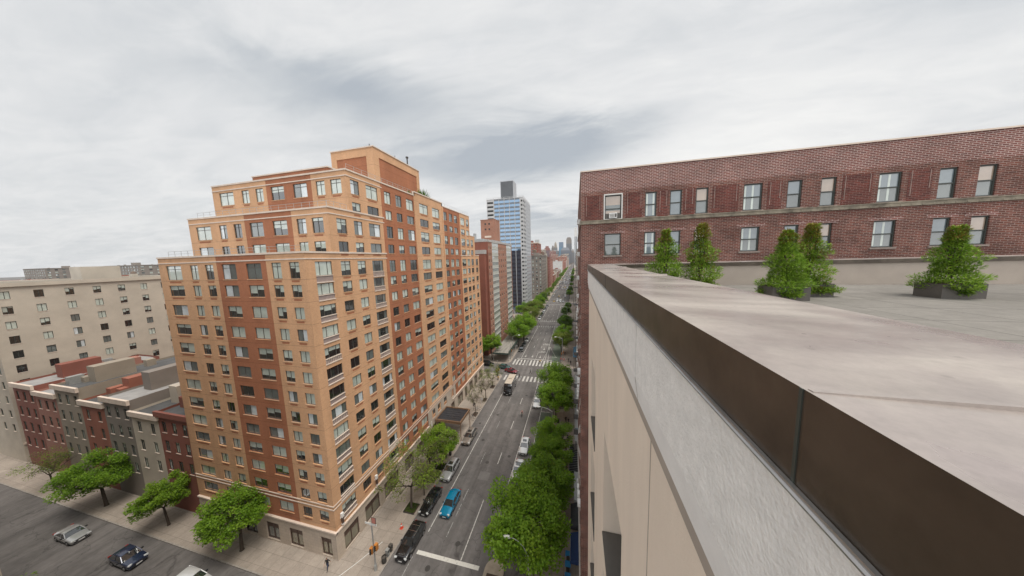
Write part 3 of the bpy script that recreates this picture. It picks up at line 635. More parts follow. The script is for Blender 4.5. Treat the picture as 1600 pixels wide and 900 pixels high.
# ================================================================== WHITE BUILDING WITH PARAPET (right, close)
def white_building():
    o=(10,0,.13); root=empty('rendered_building',o,'beige rendered building with white stucco parapet under wide bronze metal coping','building')
    XF=.74; H=40.0; Y1=16.0; Y0=-22.0; XE=30
    w=MB()
    F=(Vector((XF+.05,0,0)),Vector((0,1,0)),Vector((-1,0,0)))
    zb,zt=.13,H-1.92
    # window bays: (y0,y1) openings repeated per floor
    bays=[(-18,-15.2),(-10,-7.2),(-2.0,1.2),(4.4,7.3),(10.6,13.1)]
    edges=[Y0,-12.6,-4.6,3.0,9.0,Y1]
    ops_all=[]
    for i,(a_,b_) in enumerate(bays):
        ops=[]
        for k in range(12):
            top=H-4.95-4.3*k; bot=top-3.25
            if bot<1: break
            ops.append((a_,b_,bot,top)); ops_all.append((a_,b_,bot,top))
        facade(w,F[0],F[1],F[2],[(edges[i],edges[i+1],zb,zt,ops)],.62,0)
    # far wall, back
    w.face([(XF+.05,Y1,zb),(XE,Y1,zb),(XE,Y1,zt),(XF+.05,Y1,zt)],0); w.face([(XE,Y0,zb),(XE,Y1,zb),(XE,Y1,zt),(XE,Y0,zt)],0); w.face([(XF+.05,Y0,zb),(XE,Y0,zb),(XE,Y0,zt),(XF+.05,Y0,zt)],0)
    w.build('wall',M['beige'],root,o)
    # parapet: rough stucco band, smooth bevel below it
    p=MB(); 
    zA,zB,zC=H-1.506,H-1.92,H-.60
    seams=[-12.0,-4.3,3.35,Y1-.0]
    ys=[Y0]+seams
    for i in range(len(ys)-1):
        a_,b_=ys[i]+(.012 if i else 0),ys[i+1]-(.012 if i<len(ys)-2 else 0)
        p.face([(XF-.02,a_,zA),(XF-.02,b_,zA),(XF-.02,b_,zC),(XF-.02,a_,zC)],0)
        p.face([(XF-.02,a_,zA),(XF-.02,b_,zA),(XF+.035,b_,zB),(XF+.035,a_,zB)],1)
        p.face([(XF-.02,b_,zA),(XF+.05,b_,zA),(XF+.05,b_,zC),(XF-.02,b_,zC)],0); p.face([(XF-.02,a_,zA),(XF+.05,a_,zA),(XF+.05,a_,zC),(XF-.02,a_,zC)],0)
        p.face([(XF+.035,a_,zB),(XF+.035,b_,zB),(XF+.06,b_,zB),(XF+.06,a_,zB)],1)
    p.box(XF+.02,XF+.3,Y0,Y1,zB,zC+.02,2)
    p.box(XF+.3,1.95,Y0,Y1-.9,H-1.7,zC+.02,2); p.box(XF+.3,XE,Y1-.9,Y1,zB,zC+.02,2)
    p.box(XF+.02,XE,Y1,Y1+.02,zB,zC,0)
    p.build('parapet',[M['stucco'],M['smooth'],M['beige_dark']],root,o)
    # metal coping: wide top, bronze fascia, thin steel flashing
    c=MB(); xt=XF-.02-.02; zt2=H-.434; zb2=H-.765; xi=2.02
    yf=Y1+.04
    # top with slight inward fall, seams every few metres
    c.face([(xt,Y0,zt2),(xi,Y0,zt2-.03),(xi,Y1-.95,zt2-.03),(xt,yf,zt2)],0)
    c.face([(xt,yf,zt2),(xi,Y1-.95,zt2-.03),(XE,Y1-.95,zt2-.03),(XE,yf,zt2)],0)
    c.face([(xt,Y0,zb2),(xt,Y0,zt2),(xt,yf,zt2),(xt,yf,zb2)],1); c.face([(xt,yf,zb2),(xt,yf,zt2),(XE,yf,zt2),(XE,yf,zb2)],1)
    c.face([(xi,Y0,zt2-.03),(xi,Y0,zt2-.2),(xi,Y1-.95,zt2-.2),(xi,Y1-.95,zt2-.03)],1); c.face([(xi,Y1-.95,zt2-.03),(xi,Y1-.95,zt2-.2),(XE,Y1-.95,zt2-.2),(XE,Y1-.95,zt2-.03)],1)
    for y in (-6.5,-2.2,.95,6.5,11.3): c.box(xt+.01,xi-.01,y,y+.02,zt2-.028,zt2+.003,0)
    for x in (6.5,11.5,16.5,21.5): c.box(x,x+.03,Y1-.9,yf-.02,zt2-.028,zt2+.003,0)
    for y in (-6.48,-2.18,.97,6.52,11.32): c.box(xt-.004,xt,y,y+.012,zb2,zt2,2)
    c.build('coping',[M['coping'],M['fascia'],M['frame_d']],root,o)
    f=MB(); f.box(xt-.018,xt-.003,Y0,yf+.02,zb2-.016,zb2+.004); f.tube([(xt-.018,Y0,zb2-.014),(xt-.018,yf,zb2-.014)],.009,6); f.build('flashing',M['flash'],root,o)
    # terrace floor
    t=MB(); t.face([(1.95,Y0,H-1.6),(XE,Y0,H-1.6),(XE,Y1-.9,H-1.6),(1.95,Y1-.9,H-1.6)]); t.build('terrace_floor',ground_mat('terrace_pavers',(.22,.205,.185),'walk'),root,o)
    # joint lines on beige facade and recessed windows
    for (a_,b_,c_,d_) in ops_all:
        fr=MB(); P_,U_,N_=F
        for (q0,q1,z0,z1) in ((a_,b_,c_,c_+.07),(a_,b_,d_-.07,d_),(a_,a_+.07,c_+.07,d_-.07),(b_-.07,b_,c_+.07,d_-.07),((a_+b_)/2-.04,(a_+b_)/2+.04,c_+.07,d_-.07)):
            pbox(fr,P_,U_,N_,q0+.003,q1-.003,z0+.003,z1-.003,-.6,-.5)
        pbox(fr,P_,U_,N_,a_+.02,b_-.02,c_+.01,c_+.06,-.5,.03)
        ww=fr.build('window',M['frame_m'],root,o); q=MB(); pquad(q,P_,U_,N_,a_+.03,b_-.03,c_+.03,d_-.03,-.55); q.build('pane',M['g_dark'],ww,o)
    j=MB(); 
    for y in (-9.5,2.85): j.box(XF+.046,XF+.052,y,y+.02,zb,zt)
    j.build('control_joint',M['beige_dark'],root,o)
white_building()

# planted shrubs on the terrace
def leafcard(mb,p,d,up,L,Wd,m=0):
    s=d.cross(up); s=s.normalized()*Wd/2 if s.length>1e-4 else Vector((Wd/2,0,0))
    mb.face([p, p+d*L*.5+s, p+d*L, p+d*L*.5-s],m)
def shrub(x,y,z0,h,r,label,seed,rust=False):
    rn=random.Random(seed); ang0=seed*1.7; o=(x,y,z0); root=empty('potted_shrub',o,label,'shrub','shrubs in planters along the terrace')
    lf=MB()
    for i in range(12000):
        t=rn.random()**1.9; zz=-.35+t*(h+.35); prof=r*(1.0-.86*max(0,(t-.22)/.78)**1.25)*(.86+.2*math.sin(zz*8+seed)+.12*math.sin(zz*21+ang0))
        ang=rn.random()*2*math.pi; rr=prof*(rn.random()**.4)
        lobes=1+.22*math.sin(ang*3+zz*5+seed); rr*=lobes
        p=Vector((x+rr*math.cos(ang),y+rr*math.sin(ang),z0+zz)); d=Vector((math.cos(ang)*.8+rn.gauss(0,.35),math.sin(ang)*.8+rn.gauss(0,.35),.35+rn.gauss(0,.5))).normalized()
        leafcard(lf,p,d,Vector((rn.gauss(0,.3),rn.gauss(0,.3),1)).normalized(),rn.uniform(.07,.14),rn.uniform(.022,.038), 1 if rust and rn.random()<.1+.8*max(0,(t-.45)) or (t>.8 and rn.random()<.5) else 0)
    lf.build('crown',[M['leaf_shrub'],M['leaf_shrub_rust']],root,o)
    tr=MB()
    for k in range(5):
        a=k*1.3; tr.tube([(x,y,z0+.1),(x+.1*math.cos(a),y+.1*math.sin(a),z0+h*.5),(x+.22*r*math.cos(a),y+.22*r*math.sin(a),z0+h*.9)],[.03,.02,.006],6)
    tr.build('trunk',M['bark'],root,o)
    pl=MB(); pl.box(x-.5,x+.5,y-.35,y+.35,z0-.5,z0-.05,0); pl.box(x-.44,x+.44,y-.29,y+.29,z0-.05,z0-.03,1); pl.build('planter_box',[M['frame_m'],M['soil']],root,o)
shrub(3.32,11,38.9,2.0,.66,'green terrace shrub standing nearest the corner of the parapet',3)
shrub(4.5,11,38.9,2.15,.66,'terrace shrub with rusty tips, second from the parapet corner',5,True)
shrub(6.75,10.5,38.9,1.75,.6,'lower leafy terrace shrub, third from the parapet corner',8)
shrub(8.1,11.5,38.9,2.0,.64,'rust tinged terrace shrub, fourth from the parapet corner',11,True)
shrub(11.5,11.2,38.9,1.7,.6,'farthest and shortest terrace shrub along the row of planters',14)

# ================================================================== RED BRICK BUILDING (right, behind the parapet)
def red_building():
    Y=22.0; o=(12,Y,.13); XF=.45; XE=34; ZT=46.6; Y2=46
    root=empty('brick_apartment_block',o,'dark red brick apartment block with white framed window rising behind the stucco parapet','building')
    F=(Vector((0,Y,0)),Vector((1,0,0)),Vector((0,-1,0)))
    cols=[(2.24,3.45),(5.13,5.91),(6.81,7.59),(8.49,9.27),(11.4,12.5),(13.9,14.7),(15.7,16.5),(18.6,19.7),(21.4,22.2),(23.1,23.9),(26.2,27.3),(29.3,30.1)]
    ed=[XF]+[(cols[i][1]+cols[i+1][0])/2 for i in range(len(cols)-1)]+[XE]
    w=MB(); wins=[]
    for i,(a_,b_) in enumerate(cols):
        ops=[(a_,b_,42.9,44.7)]
        k=0
        while 41.76-2.85*k>4: ops.append((a_,b_,40.07-2.85*k,41.76-2.85*k)); k+=1
        facade(w,F[0],F[1],F[2],[(ed[i],ed[i+1],.13,42.55,ops[1:])],.2,0); facade(w,F[0],F[1],F[2],[(ed[i],ed[i+1],42.55,45.05,ops[:1])],.2,0)
        for q in ops: wins.append((F,q,'dh' if True else 'std',i))
    w.face([(XF,Y,45.05),(XE,Y,45.05),(XE,Y,ZT),(XF,Y,ZT)],1)
    FW=(Vector((XF,0,0)),Vector((0,1,0)),Vector((-1,0,0)))
    wc=[(24.5,25.6),(28.5,29.6),(32.5,33.6),(36.5,37.6),(40.5,41.6)]; ed2=[Y,27,31,35,39,Y2]
    ac=[]
    for i,(a_,b_) in enumerate(wc):
        ops=[]
        for k in range(14):
            t=44.7-2.85*k
            if t<5: break
            ops.append((a_,b_,t-1.75,t)); ac.append((a_,b_,t-1.75,k,i))
        facade(w,FW[0],FW[1],FW[2],[(ed2[i],ed2[i+1],.13,ZT,ops)],.2,0)
        for q in ops: wins.append((FW,q,'dh',99))
    w.face([(XF,Y2,.13),(XE,Y2,.13),(XE,Y2,ZT),(XF,Y2,ZT)],0); w.face([(XE,Y,.13),(XE,Y2,.13),(XE,Y2,ZT),(XE,Y,ZT)],0)
    w.build('wall',[M['redbrick'],M['redbrick_plain']],root,o)
    r=MB(); r.face([(XF,Y,ZT-.5),(XE,Y,ZT-.5),(XE,Y2,ZT-.5),(XF,Y2,ZT-.5)]); r.build('roof',M['roof_dark'],root,o)
    c=MB(); c.box(XF-.06,XE,Y-.07,Y+.3,ZT,ZT+.09); c.box(XF-.06,XF+.3,Y+.3,Y2,ZT,ZT+.09); c.build('coping',M['trim'],root,o)
    b=MB(); b.box(XF-.05,XE,Y-.09,Y,42.58,42.82); b.box(XF-.08,XE,Y-.13,Y,42.80,42.86)
    for k in range(68): b.box(XF+.25+k*.5,XF+.32+k*.5,Y-.11,Y-.09,42.62,42.70)
    b.build('stone_band',mat('mossy_stone_band',(.24,.21,.16),.9,.5,1.6),root,o)
    st_=mat('drip_stain',(.30,.22,.19),.9,.35,4)
    for (x0,x1) in ((.72,2.0),(3.75,4.95),(9.5,11.1),(12.8,13.6),(16.8,18.3),(20.0,21.1),(6.0,6.7),(7.7,8.4)):
        pa=MB(); pa.box(x0,x1,Y-.012,Y,42.9,44.75)
        for x in (x0+.12,x1-.14): pa.box(x,x+.03,Y-.03,Y-.012,43.2 if x==x0+.12 else 43.6,44.7,1)
        pa.build('recessed_panel',[M['redpanel'],st_],root,o)
    # lintel courses (soldier bricks, slightly paler)
    ln=MB()
    for (a_,b_) in cols:
        ln.box(a_-.3,b_+.3,Y-.015,Y,41.78,41.98); 
    ln.build('lintel',M['redbrick_plain'],root,o)
    near=[q for q in wins if q[3]!=99 and q[1][2]>38]; rest=[q for q in wins if not(q[3]!=99 and q[1][2]>38)]
    for F_,(a_,b_,c_,d_),st_,i in near:
        fr,pn,sl=MB(),MB(),MB(); P_,U_,N_=F_; t=.07
        white=(i==0 and c_>42)
        for (q0,q1,z0,z1) in ((a_,b_,c_,c_+t),(a_,b_,d_-t,d_),(a_,a_+t,c_+t,d_-t),(b_-t,b_,c_+t,d_-t)): pbox(fr,P_,U_,N_,q0+.004,q1-.004,z0+.004,z1-.004,-.18,-.06,0)
        if white:
            for (q0,q1,z0,z1) in ((a_-.07,b_+.07,d_,d_+.09),(a_-.07,b_+.07,c_-.09,c_),(a_-.08,a_,c_,d_),(b_,b_+.08,c_,d_)): pbox(fr,P_,U_,N_,q0,q1,z0,z1,-.04,.05,1)
        zm=c_+(d_-c_)*(.5 if not white else .42); pbox(fr,P_,U_,N_,a_+t,b_-t,zm-.04,zm+.04,-.17,-.07,0)
        up=5 if (i%3) else 4; lo=1
        if i==0: up,lo=(4,4) if white else (1,1)
        if i in(1,2) : up,lo=5,5
        pquad(pn,P_,U_,N_,a_+.03,b_-.03,zm,d_-.03,-.12,up); pquad(pn,P_,U_,N_,a_+.03,b_-.03,c_+.03,zm,-.12,lo)
        if i in (1,4,7): # drawn curtains inside upper sash
            for q in (0,3): pbox(pn,P_,U_,N_,a_+.09+q*.15,a_+.2+q*.15,c_+.1,d_-.1,-.119,-.117,2)
        if white: pbox(pn,P_,U_,N_,a_+.07,b_-.07,zm-.12,zm+.3,-.119,-.116,1)
        pbox(sl,P_,U_,N_,a_-.1,b_+.1,c_-.11,c_-.003,-.02,.07,0)
        ww=fr.build('window',[M['frame_d'] if not white else M['frame_d'],M['frame_w']],root,o); pn.build('pane',[M[g] for g in GLS+['g_sky_tint']],ww,o)
        if not white: sl.build('sill',mat('worn_sill',(.27,.22,.19),.9,.2,3) if 'worn_sill' not in bpy.data.materials else bpy.data.materials['worn_sill'],ww,o)
        if white:
            A=MB(); pbox(A,P_,U_,N_,a_+.32,a_+.88,c_+.03,c_+.42,-.1,.22,0)
            for q in range(8): pbox(A,P_,U_,N_,a_+.36,a_+.70,c_+.07+q*.04,c_+.085+q*.04,.22,.228,1)
            pbox(A,P_,U_,N_,a_+.72,a_+.85,c_+.1,c_+.36,.22,.226,1)
            A.build('air_conditioner',[M['white'],M['frame_m']],ww,o)
            S2=MB(); pbox(S2,P_,U_,N_,a_+.05,a_+.32,c_+.03,c_+.42,-.08,-.05); pbox(S2,P_,U_,N_,a_+.88,b_-.05,c_+.03,c_+.42,-.08,-.05); S2.build('filler_panel',M['frame_m'],ww,o)
    # remaining windows: one part
    fr,pn,sl=MB(),MB(),MB()
    for F_,q,st_,i in rest: window_geo(fr,pn,sl,F_,*q,st_,RND)
    for mb,off in ((pn,1),(sl,6)):
        b0=len(fr.v); fr.v+=mb.v; fr.f+=[tuple(i+b0 for i in f) for f in mb.f]; fr.m+=[x+off for x in mb.m]
    ww=fr.build('window_rows',[M['frame_d']]+[M[g] for g in GLS]+[M['concrete'],M['trim'],M['redpanel']],root,o); ww['kind']='stuff'
    for (a_,b_,z,k,i) in ac:
        if (k*7+i*3)%5==0:
            A=MB(); A.box(XF-.28,XF+.1,a_+.25,b_-.25,z+.03,z+.45,0)
            for q in range(5): A.box(XF-.29,XF-.28,a_+.24,b_-.24,z+.1+q*.08,z+.13+q*.08,1)
            A.build('air_conditioner',[M['white'],M['frame_m']],root,o)
    ld=MB(); ld.box(XF-.14,XF,Y+.5,Y2,8.0,8.25); ld.box(XF-.12,XF,Y+.01,Y2,42.6,42.84); ld.build('ledge',M['concrete'],root,o)
    fe=MB()
    for k in range(12):
        z=6.5+2.85*k; fe.box(XF-.75,XF,43.2,44.6,z,z+.05); 
        for q in range(5): fe.tube([(XF-.75,43.2+q*.35,z),(XF-.75,43.2+q*.35,z+.9)],.02,4)
        fe.tube([(XF-.75,43.2,z+.9),(XF-.75,44.6,z+.9)],.025,4); fe.tube([(XF-.4,43.3,z),(XF-.4,44.5,z+2.85)],.03,4)
    fe.build('fire_escape',M['iron'],root,o)
red_building()

# ================================================================== SECOND BLOCK: red slab with pale strips
def slab_building():
    X=-34.5; Ya,Yb=101.2,141.5; ZT=47.3; XW=-64; o=(X,Ya,.13)
    root=empty('slab_apartment_building',o,'red brick slab block with two pale glazed balcony strips, across the side street','building')
    w=MB(); wins=[]
    FE=(Vector((X,0,0)),Vector((0,1,0)),Vector((1,0,0)))
    def rows(): return [ZT-1.7-2.72*k for k in range(17) if ZT-1.7-2.72*k>4]
    for (u0,u1,cs) in ((Ya,103.2,[(102.0,102.9)]),(103.2,106.3,[(104.4,105.3)]),(115.4,118.6,[(116.4,117.5)]),(118.6,122.2,[(119.8,121.0)]),(122.2,126,[(123.6,124.8)]),(126,130,[(127.4,128.6)]),(139.9,Yb,[(140.3,141.1)])):
        ops=[]
        for z in rows():
            for (a_,b_) in cs: ops.append((a_,b_,z-1.3,z)); wins.append((FE,(a_,b_,z-1.3,z),'plain'))
        facade(w,FE[0],FE[1],FE[2],[(u0,u1,.13,ZT,ops)],.18,0)
    w.face([(XW,Ya,.13),(X,Ya,.13),(X,Ya,ZT),(XW,Ya,ZT)],1); w.face([(XW,Yb,.13),(X,Yb,.13),(X,Yb,ZT),(XW,Yb,ZT)],0); w.face([(XW,Ya,.13),(XW,Yb,.13),(XW,Yb,ZT),(XW,Ya,ZT)],0)
    w.box(-41.6,-35.4,99.0,Ya,.13,42.4,1)
    w.build('wall',[M['b2brick'],M['b2brick_dark']],root,o)
    r=MB(); r.face([(XW,Ya,ZT-.3),(X,Ya,ZT-.3),(X,Yb,ZT-.3),(XW,Yb,ZT-.3)]); r.build('roof',M['roof'],root,o)
    pg=mat('pale_panel',(.42,.42,.38),.6,.1,.8); pw=mat('pale_slab_edge',(.60,.60,.57),.7,.08,.8)
    for (a_,b_) in ((106.3,115.4),(130.0,139.9)):
        s=MB(); s.box(X-.6,X+.02,a_,b_,.13,ZT,0)
        for k in range(18):
            z=ZT-2.72*k-.05
            if z<1: break
            s.box(X+.02,X+.16,a_+.05,b_-.05,z-.12,z,1)
            for q in range(1,6): s.box(X+.02,X+.045,a_+(b_-a_)*q/6-.03,a_+(b_-a_)*q/6+.03,z-2.55,z-.12,0)
        st=s.build('balcony_strip',[pg,pw],root,o)
        gl=MB()
        for k in range(17):
            z=ZT-2.72*k-.3
            gl.face([(X+.026,a_+.1,z-1.25),(X+.026,b_-.1,z-1.25),(X+.026,b_-.1,z-.1),(X+.026,a_+.1,z-.1)])
        gl.build('glazing',glassy('strip_glazing',(.33,.35,.33)) if 'strip_glazing' not in bpy.data.materials else bpy.data.materials['strip_glazing'],st,o)
    c=MB(); c.box(X-.5,X+.2,Ya,Yb,ZT,ZT+.9,0); c.box(XW,X-.5,Ya-.1,Ya+.4,ZT,ZT+.5,0); c.box(-41.7,-35.2,98.9,Ya,42.4,44.0,0); c.build('roof_parapet',mat('grey_parapet',(.40,.38,.36),.8,.12,1),root,o)
    t=MB(); t.box(-46,-38.5,125,133,ZT-.3,59.6,0)
    for (x,z) in ((-43.9,57.3),(-41.9,57.3),(-43.9,54.7),(-41.9,54.7)): t.box(x,x+.8,124.95,125,z,z+.8,1)
    t.box(-44,-40.6,124.9,125,51.0,51.9,2); t.box(-46.1,-38.4,124.9,133.1,59.6,59.9,0)
    t.build('roof_tower',[M['b2brick'],M['black'],M['trim']],root,o)
    m=MB(); m.box(-44,-39,108,116,ZT-.3,49.2); m.tube([(-43,109,49.2),(-43,109,51.6)],.7,12); m.box(-38,-36,112,128,ZT-.3,48.8); m.box(-55,-47,104,112,ZT-.3,49.8)
    m.build('roof_plant',mat('plant_metal',(.34,.35,.35),.5,.15,1),root,o)
    for i,(a_,b_) in enumerate(((115.0,0),)): pass
    add_windows(root,o,wins,('frame_d','g','sill'),100,sillm=('trim','trim','trim'),stuff_name='window_rows')
slab_building()

# ================================================================== BLUE BANDED TOWER
def tower():
    X=-35; XW=-61.4; Ya,Yb=181,211; ZT=82.1; o=(X,Ya,.13)
    root=empty('office_tower',o,'tall tower with pale blue spandrel bands and white mullions, grey louvred box on top','building')
    wt=mat('tower_white',(.50,.50,.50),.6,.06,.5); gy=mat('tower_grey',(.36,.37,.39),.7,.08,.6); bl=glassy('tower_blue_spandrel',(.16,.27,.40),rough=.05,var=.08); bl.node_tree.nodes['Principled BSDF'].inputs['Metallic'].default_value=.85; dk=glassy('tower_dark_glass',(.02,.035,.06),rough=.05,var=.3)
    core=MB(); core.box(XW+.5,X-.5,Ya+.5,Yb-.5,.13,ZT-.2,0); core.build('wall',[gy],root,o)
    b=MB(); bays=[XW+5.4+i*(26.4-5.4-2.2)/5 for i in range(6)]
    fl=[ZT-2.8*k for k in range(29)]
    sp=MB(); gl=MB(); ml=MB(); sl=MB(); bo=MB()
    for k in range(28):
        z=fl[k]
        for i in range(5):
            sp.box(bays[i]+.15,bays[i+1]-.15,Ya+.02,Ya+.3,z-2.8,z-1.25,0); gl.box(bays[i]+.15,bays[i+1]-.15,Ya+.2,Ya+.35,z-1.25,z,0)
    for x in bays: ml.box(x-.15,x+.15,Ya-.12,Ya+.3,.13,ZT+.9)
    sp.build('blue_spandrels',[bl],root,o); gl.build('window_bands',[dk],root,o); ml.build('mullions',wt,root,o)
    # balcony stacks at the west end, the south-east corner and on the east face
    for (x0,x1) in ((XW,bays[0]-.15),(bays[-1]+.15,X)):
        for k in range(28):
            z=fl[k]; sl.box(x0,x1,Ya,Ya+.5,z-1.5,z-.25,0); bo.box(x0+.4,x1-.4,Ya+.3,Ya+.52,z-2.75,z-1.55,0)
            sl.box(x0,x0+.4,Ya,Ya+.5,z-2.8,z-1.5,0); sl.box(x1-.4,x1,Ya,Ya+.5,z-2.8,z-1.5,0); sl.box(x0,x1,Ya+.1,Ya+.4,z-.25,z,0)
        sl.build('balcony_stack',[wt,gy],root,o); sl=MB(); bo.build('openings',[M['black']],root,o); bo=MB()
    for k in range(28):
        z=fl[k]
        for j in range(2):
            y=Ya+.5+j*4.6
            sl.box(X-.5,X+.25,y,y+2.4,z-1.6,z-.3,0); bo.box(X-.45,X-.05,y+.1,y+2.4,z-2.8,z-1.65,0)
            sl.box(X-.5,X,y+2.4,y+4.6,z-2.8,z,1)
        sl.box(X-.5,X,Ya+9.7,Yb,z-2.72,z-.02,1)
        for j in range(4): bo.box(X,X+.02,Ya+11.5+j*4.6,Ya+13+j*4.6,z-1.9,z-.8,1)
    sl.build('east_wall_balconies',[wt,gy],root,o); bo.build('openings',[M['black'],M['g_mid']],root,o)
    t=MB(); t.box(XW,X,Ya-.1,Yb,ZT,ZT+.35,0); 
    for i in range(20): t.box(XW+1.38*i,XW+1.38*i+.12,Ya-.1,Ya,ZT+.35,ZT+1.2,0); t.box(X-.12,X,Ya+i*1.55,Ya+i*1.55+.12,ZT+.35,ZT+1.2,0)
    t.box(XW,X,Ya-.1,Ya,ZT+1.2,ZT+1.3,0); t.box(X-.1,X,Ya,Yb,ZT+1.2,ZT+1.3,0); t.build('roof_parapet',wt,root,o)
    m=MB(); m.box(-55,-45,196,206,ZT,98,0)
    for k in range(22): m.box(-54.6,-45.4,195.9,196,ZT+.5+k*.7,ZT+.85+k*.7,1)
    for x in (-55,-45.3): m.box(x,x+.3,195.8,196,ZT,98,2)
    m.box(-55.1,-44.9,195.8,206.1,98,98.35,2); m.box(-45,-44.9,196,206,ZT,98,2); m.build('louvred_plant_box',[mat('louvre_grey',(.16,.17,.18),.6,.1,.4),mat('louvre_dark',(.10,.105,.115),.6,.1,.4),gy],root,o)
tower()

# ================================================================== GENERIC MID AND FAR BUILDINGS
BM={}
def bmat(key,c,v=.12):
    if key not in BM: BM[key]=mat('masonry_'+key,c,.85,v,.25)
    return BM[key]
PAL={'sandstone':(.30,.255,.20),'grey_brown':(.22,.19,.165),'red_brown':(.24,.085,.06),'brick_red':(.30,.11,.07),'cream':(.50,.44,.36),'pale_grey':(.42,.42,.41),'rose_brick':(.34,.16,.12),'slate':(.16,.17,.19),'white_render':(.62,.62,.60),'steel_blue':(.16,.22,.30)}
def block_building(x0,x1,y0,y1,zt,color,label,name='apartment_building',group=None,fl=3.1,bay=3.0,faces='SE',winwh=(1.1,1.6),separate=False,water=0,cornice=True,zb=.13,ac=False):
    """x1>x0; faces: S (-Y), E (+X), W (-X)"""
    o=((x0+x1)/2,y0,zb); root=empty(name,o,label,'building',group)
    w=MB(); wins=[]
    def side(F,L):
        n=max(1,int(L/bay)); bw=L/n
        for i in range(n):
            ops=[]; z=zt-1.6
            while z-winwh[1]>zb+4.2:
                m_=bw/2; ops.append((i*bw+m_-winwh[0]/2,i*bw+m_+winwh[0]/2,z-winwh[1],z)); z-=fl
            facade(w,F[0],F[1],F[2],[(i*bw,(i+1)*bw,zb,zt,ops)],.22,0)
            for q in ops: wins.append((F,q,'plain'))
    if 'S' in faces: side((Vector((x0,y0,0)),Vector((1,0,0)),Vector((0,-1,0))),x1-x0)
    else: w.face([(x0,y0,zb),(x1,y0,zb),(x1,y0,zt),(x0,y0,zt)],0)
    if 'E' in faces: side((Vector((x1,y0,0)),Vector((0,1,0)),Vector((1,0,0))),y1-y0)
    else: w.face([(x1,y0,zb),(x1,y1,zb),(x1,y1,zt),(x1,y0,zt)],0)
    if 'W' in faces: side((Vector((x0,y0,0)),Vector((0,1,0)),Vector((-1,0,0))),y1-y0)
    else: w.face([(x0,y0,zb),(x0,y1,zb),(x0,y1,zt),(x0,y0,zt)],0)
    w.face([(x0,y1,zb),(x1,y1,zb),(x1,y1,zt),(x0,y1,zt)],0)
    base=MB()
    if 'E' in faces: base.box(x1-.05,x1+.18,y0+.1,y1-.1,zb+3.9,zb+4.25); 
    if 'W' in faces and cornice: base.box(x0-.18,x0+.05,y0+.1,y1-.1,zb+3.9,zb+4.25)
    m=bmat(color,PAL[color]); w.build('wall',m,root,o)
    r=MB(); r.face([(x0,y0,zt-.4),(x1,y0,zt-.4),(x1,y1,zt-.4),(x0,y1,zt-.4)])
    rf=r.build('roof',M['roof' if RND.random()<.5 else 'roof_dark'],root,o)
    t=MB(); bx=x0+(x1-x0)*RND.uniform(.2,.6); by=y0+(y1-y0)*RND.uniform(.15,.5); t.box(bx,bx+min(5,(x1-x0)*.3),by,by+min(6,(y1-y0)*.3),zt-.4,zt+RND.uniform(2.2,3.6)); 
    rf_b=t.build('bulkhead',m,rf,o)
    for k in range(3 if y0<420 else 0):
        t=MB(); ax,ay=RND.uniform(x0+1,x1-3),RND.uniform(y0+1,y1-3); t.box(ax,ax+RND.uniform(.8,2),ay,ay+RND.uniform(.8,2),zt-.4,zt+RND.uniform(.6,1.6)); t.build('roof_vent',M['steel'] if k%2 else m,rf,o)
    if water:
        q=MB(); cx,cy=x0+(x1-x0)*.6,y0+(y1-y0)*.5
        for dx,dy in ((-1,-1),(1,-1),(1,1),(-1,1)): q.tube([(cx+dx,cy+dy,zt-.4),(cx+dx,cy+dy,zt+2.6)],.12,5)
        q.tube([(cx,cy,zt+2.5),(cx,cy,zt+5.6)],1.7,14); q.tube([(cx,cy,zt+5.6),(cx,cy,zt+6.8)],[1.85,.1],14); q.build('water_tank',mat('tank_wood',(.16,.11,.08),.9,.2,2) if 'tank_wood' not in bpy.data.materials else bpy.data.materials['tank_wood'],root,o)
    if cornice:
        c=MB(); 
        c.box(x0-.15,x1+.35,y0-.35,y0,zt-.7,zt+.15)
        if 'E' in faces: c.box(x1,x1+.35,y0,y1,zt-.7,zt+.15)
        if 'W' in faces: c.box(x0-.35,x0,y0,y1,zt-.7,zt+.15)
        c.build('cornice',M['trim'] if RND.random()<.6 else m,root,o)
    if ac:
        for q_ in range(16):
            ay,az_=y0+2+RND.random()*(y1-y0-4),zt-2.9-fl*int(RND.random()*(zt-9)/fl); a=MB(); a.box(x0-.34,x0+.05,ay,ay+.6,az_,az_+.42); a.build('air_conditioner',M['white'],root,o)
    if base.f: base.build('string_course',M['trim'],root,o)
    if wins: add_windows(root,o,wins,('frame_d','g','sill'),100 if separate else 0,sillm=('trim','trim','trim'),stuff_name='window_rows')
    return root
block_building(-56,-31.2,251,288,43,'grey_brown','weathered grey stone apartment house with water tank beyond the blue banded tower',bay=3.4,separate=False,water=1,fl=3.4,winwh=(1.4,2.0))
block_building(-50,-31.2,288,300,42.5,'sandstone','narrow sand coloured apartment house joined to the grey stone one',bay=3.4,fl=3.4,water=0)
block_building(-52,-31.0,308.6,334,41.3,'red_brown','tall dark red apartment house next along from the sandstone one',bay=3.2,fl=3.2,water=1)
block_building(-50,-31.2,334,374,38.5,'rose_brick','dull rose brick apartment house ahead of the low brick row',bay=3.2,fl=3.2)
rb=random.Random(21)
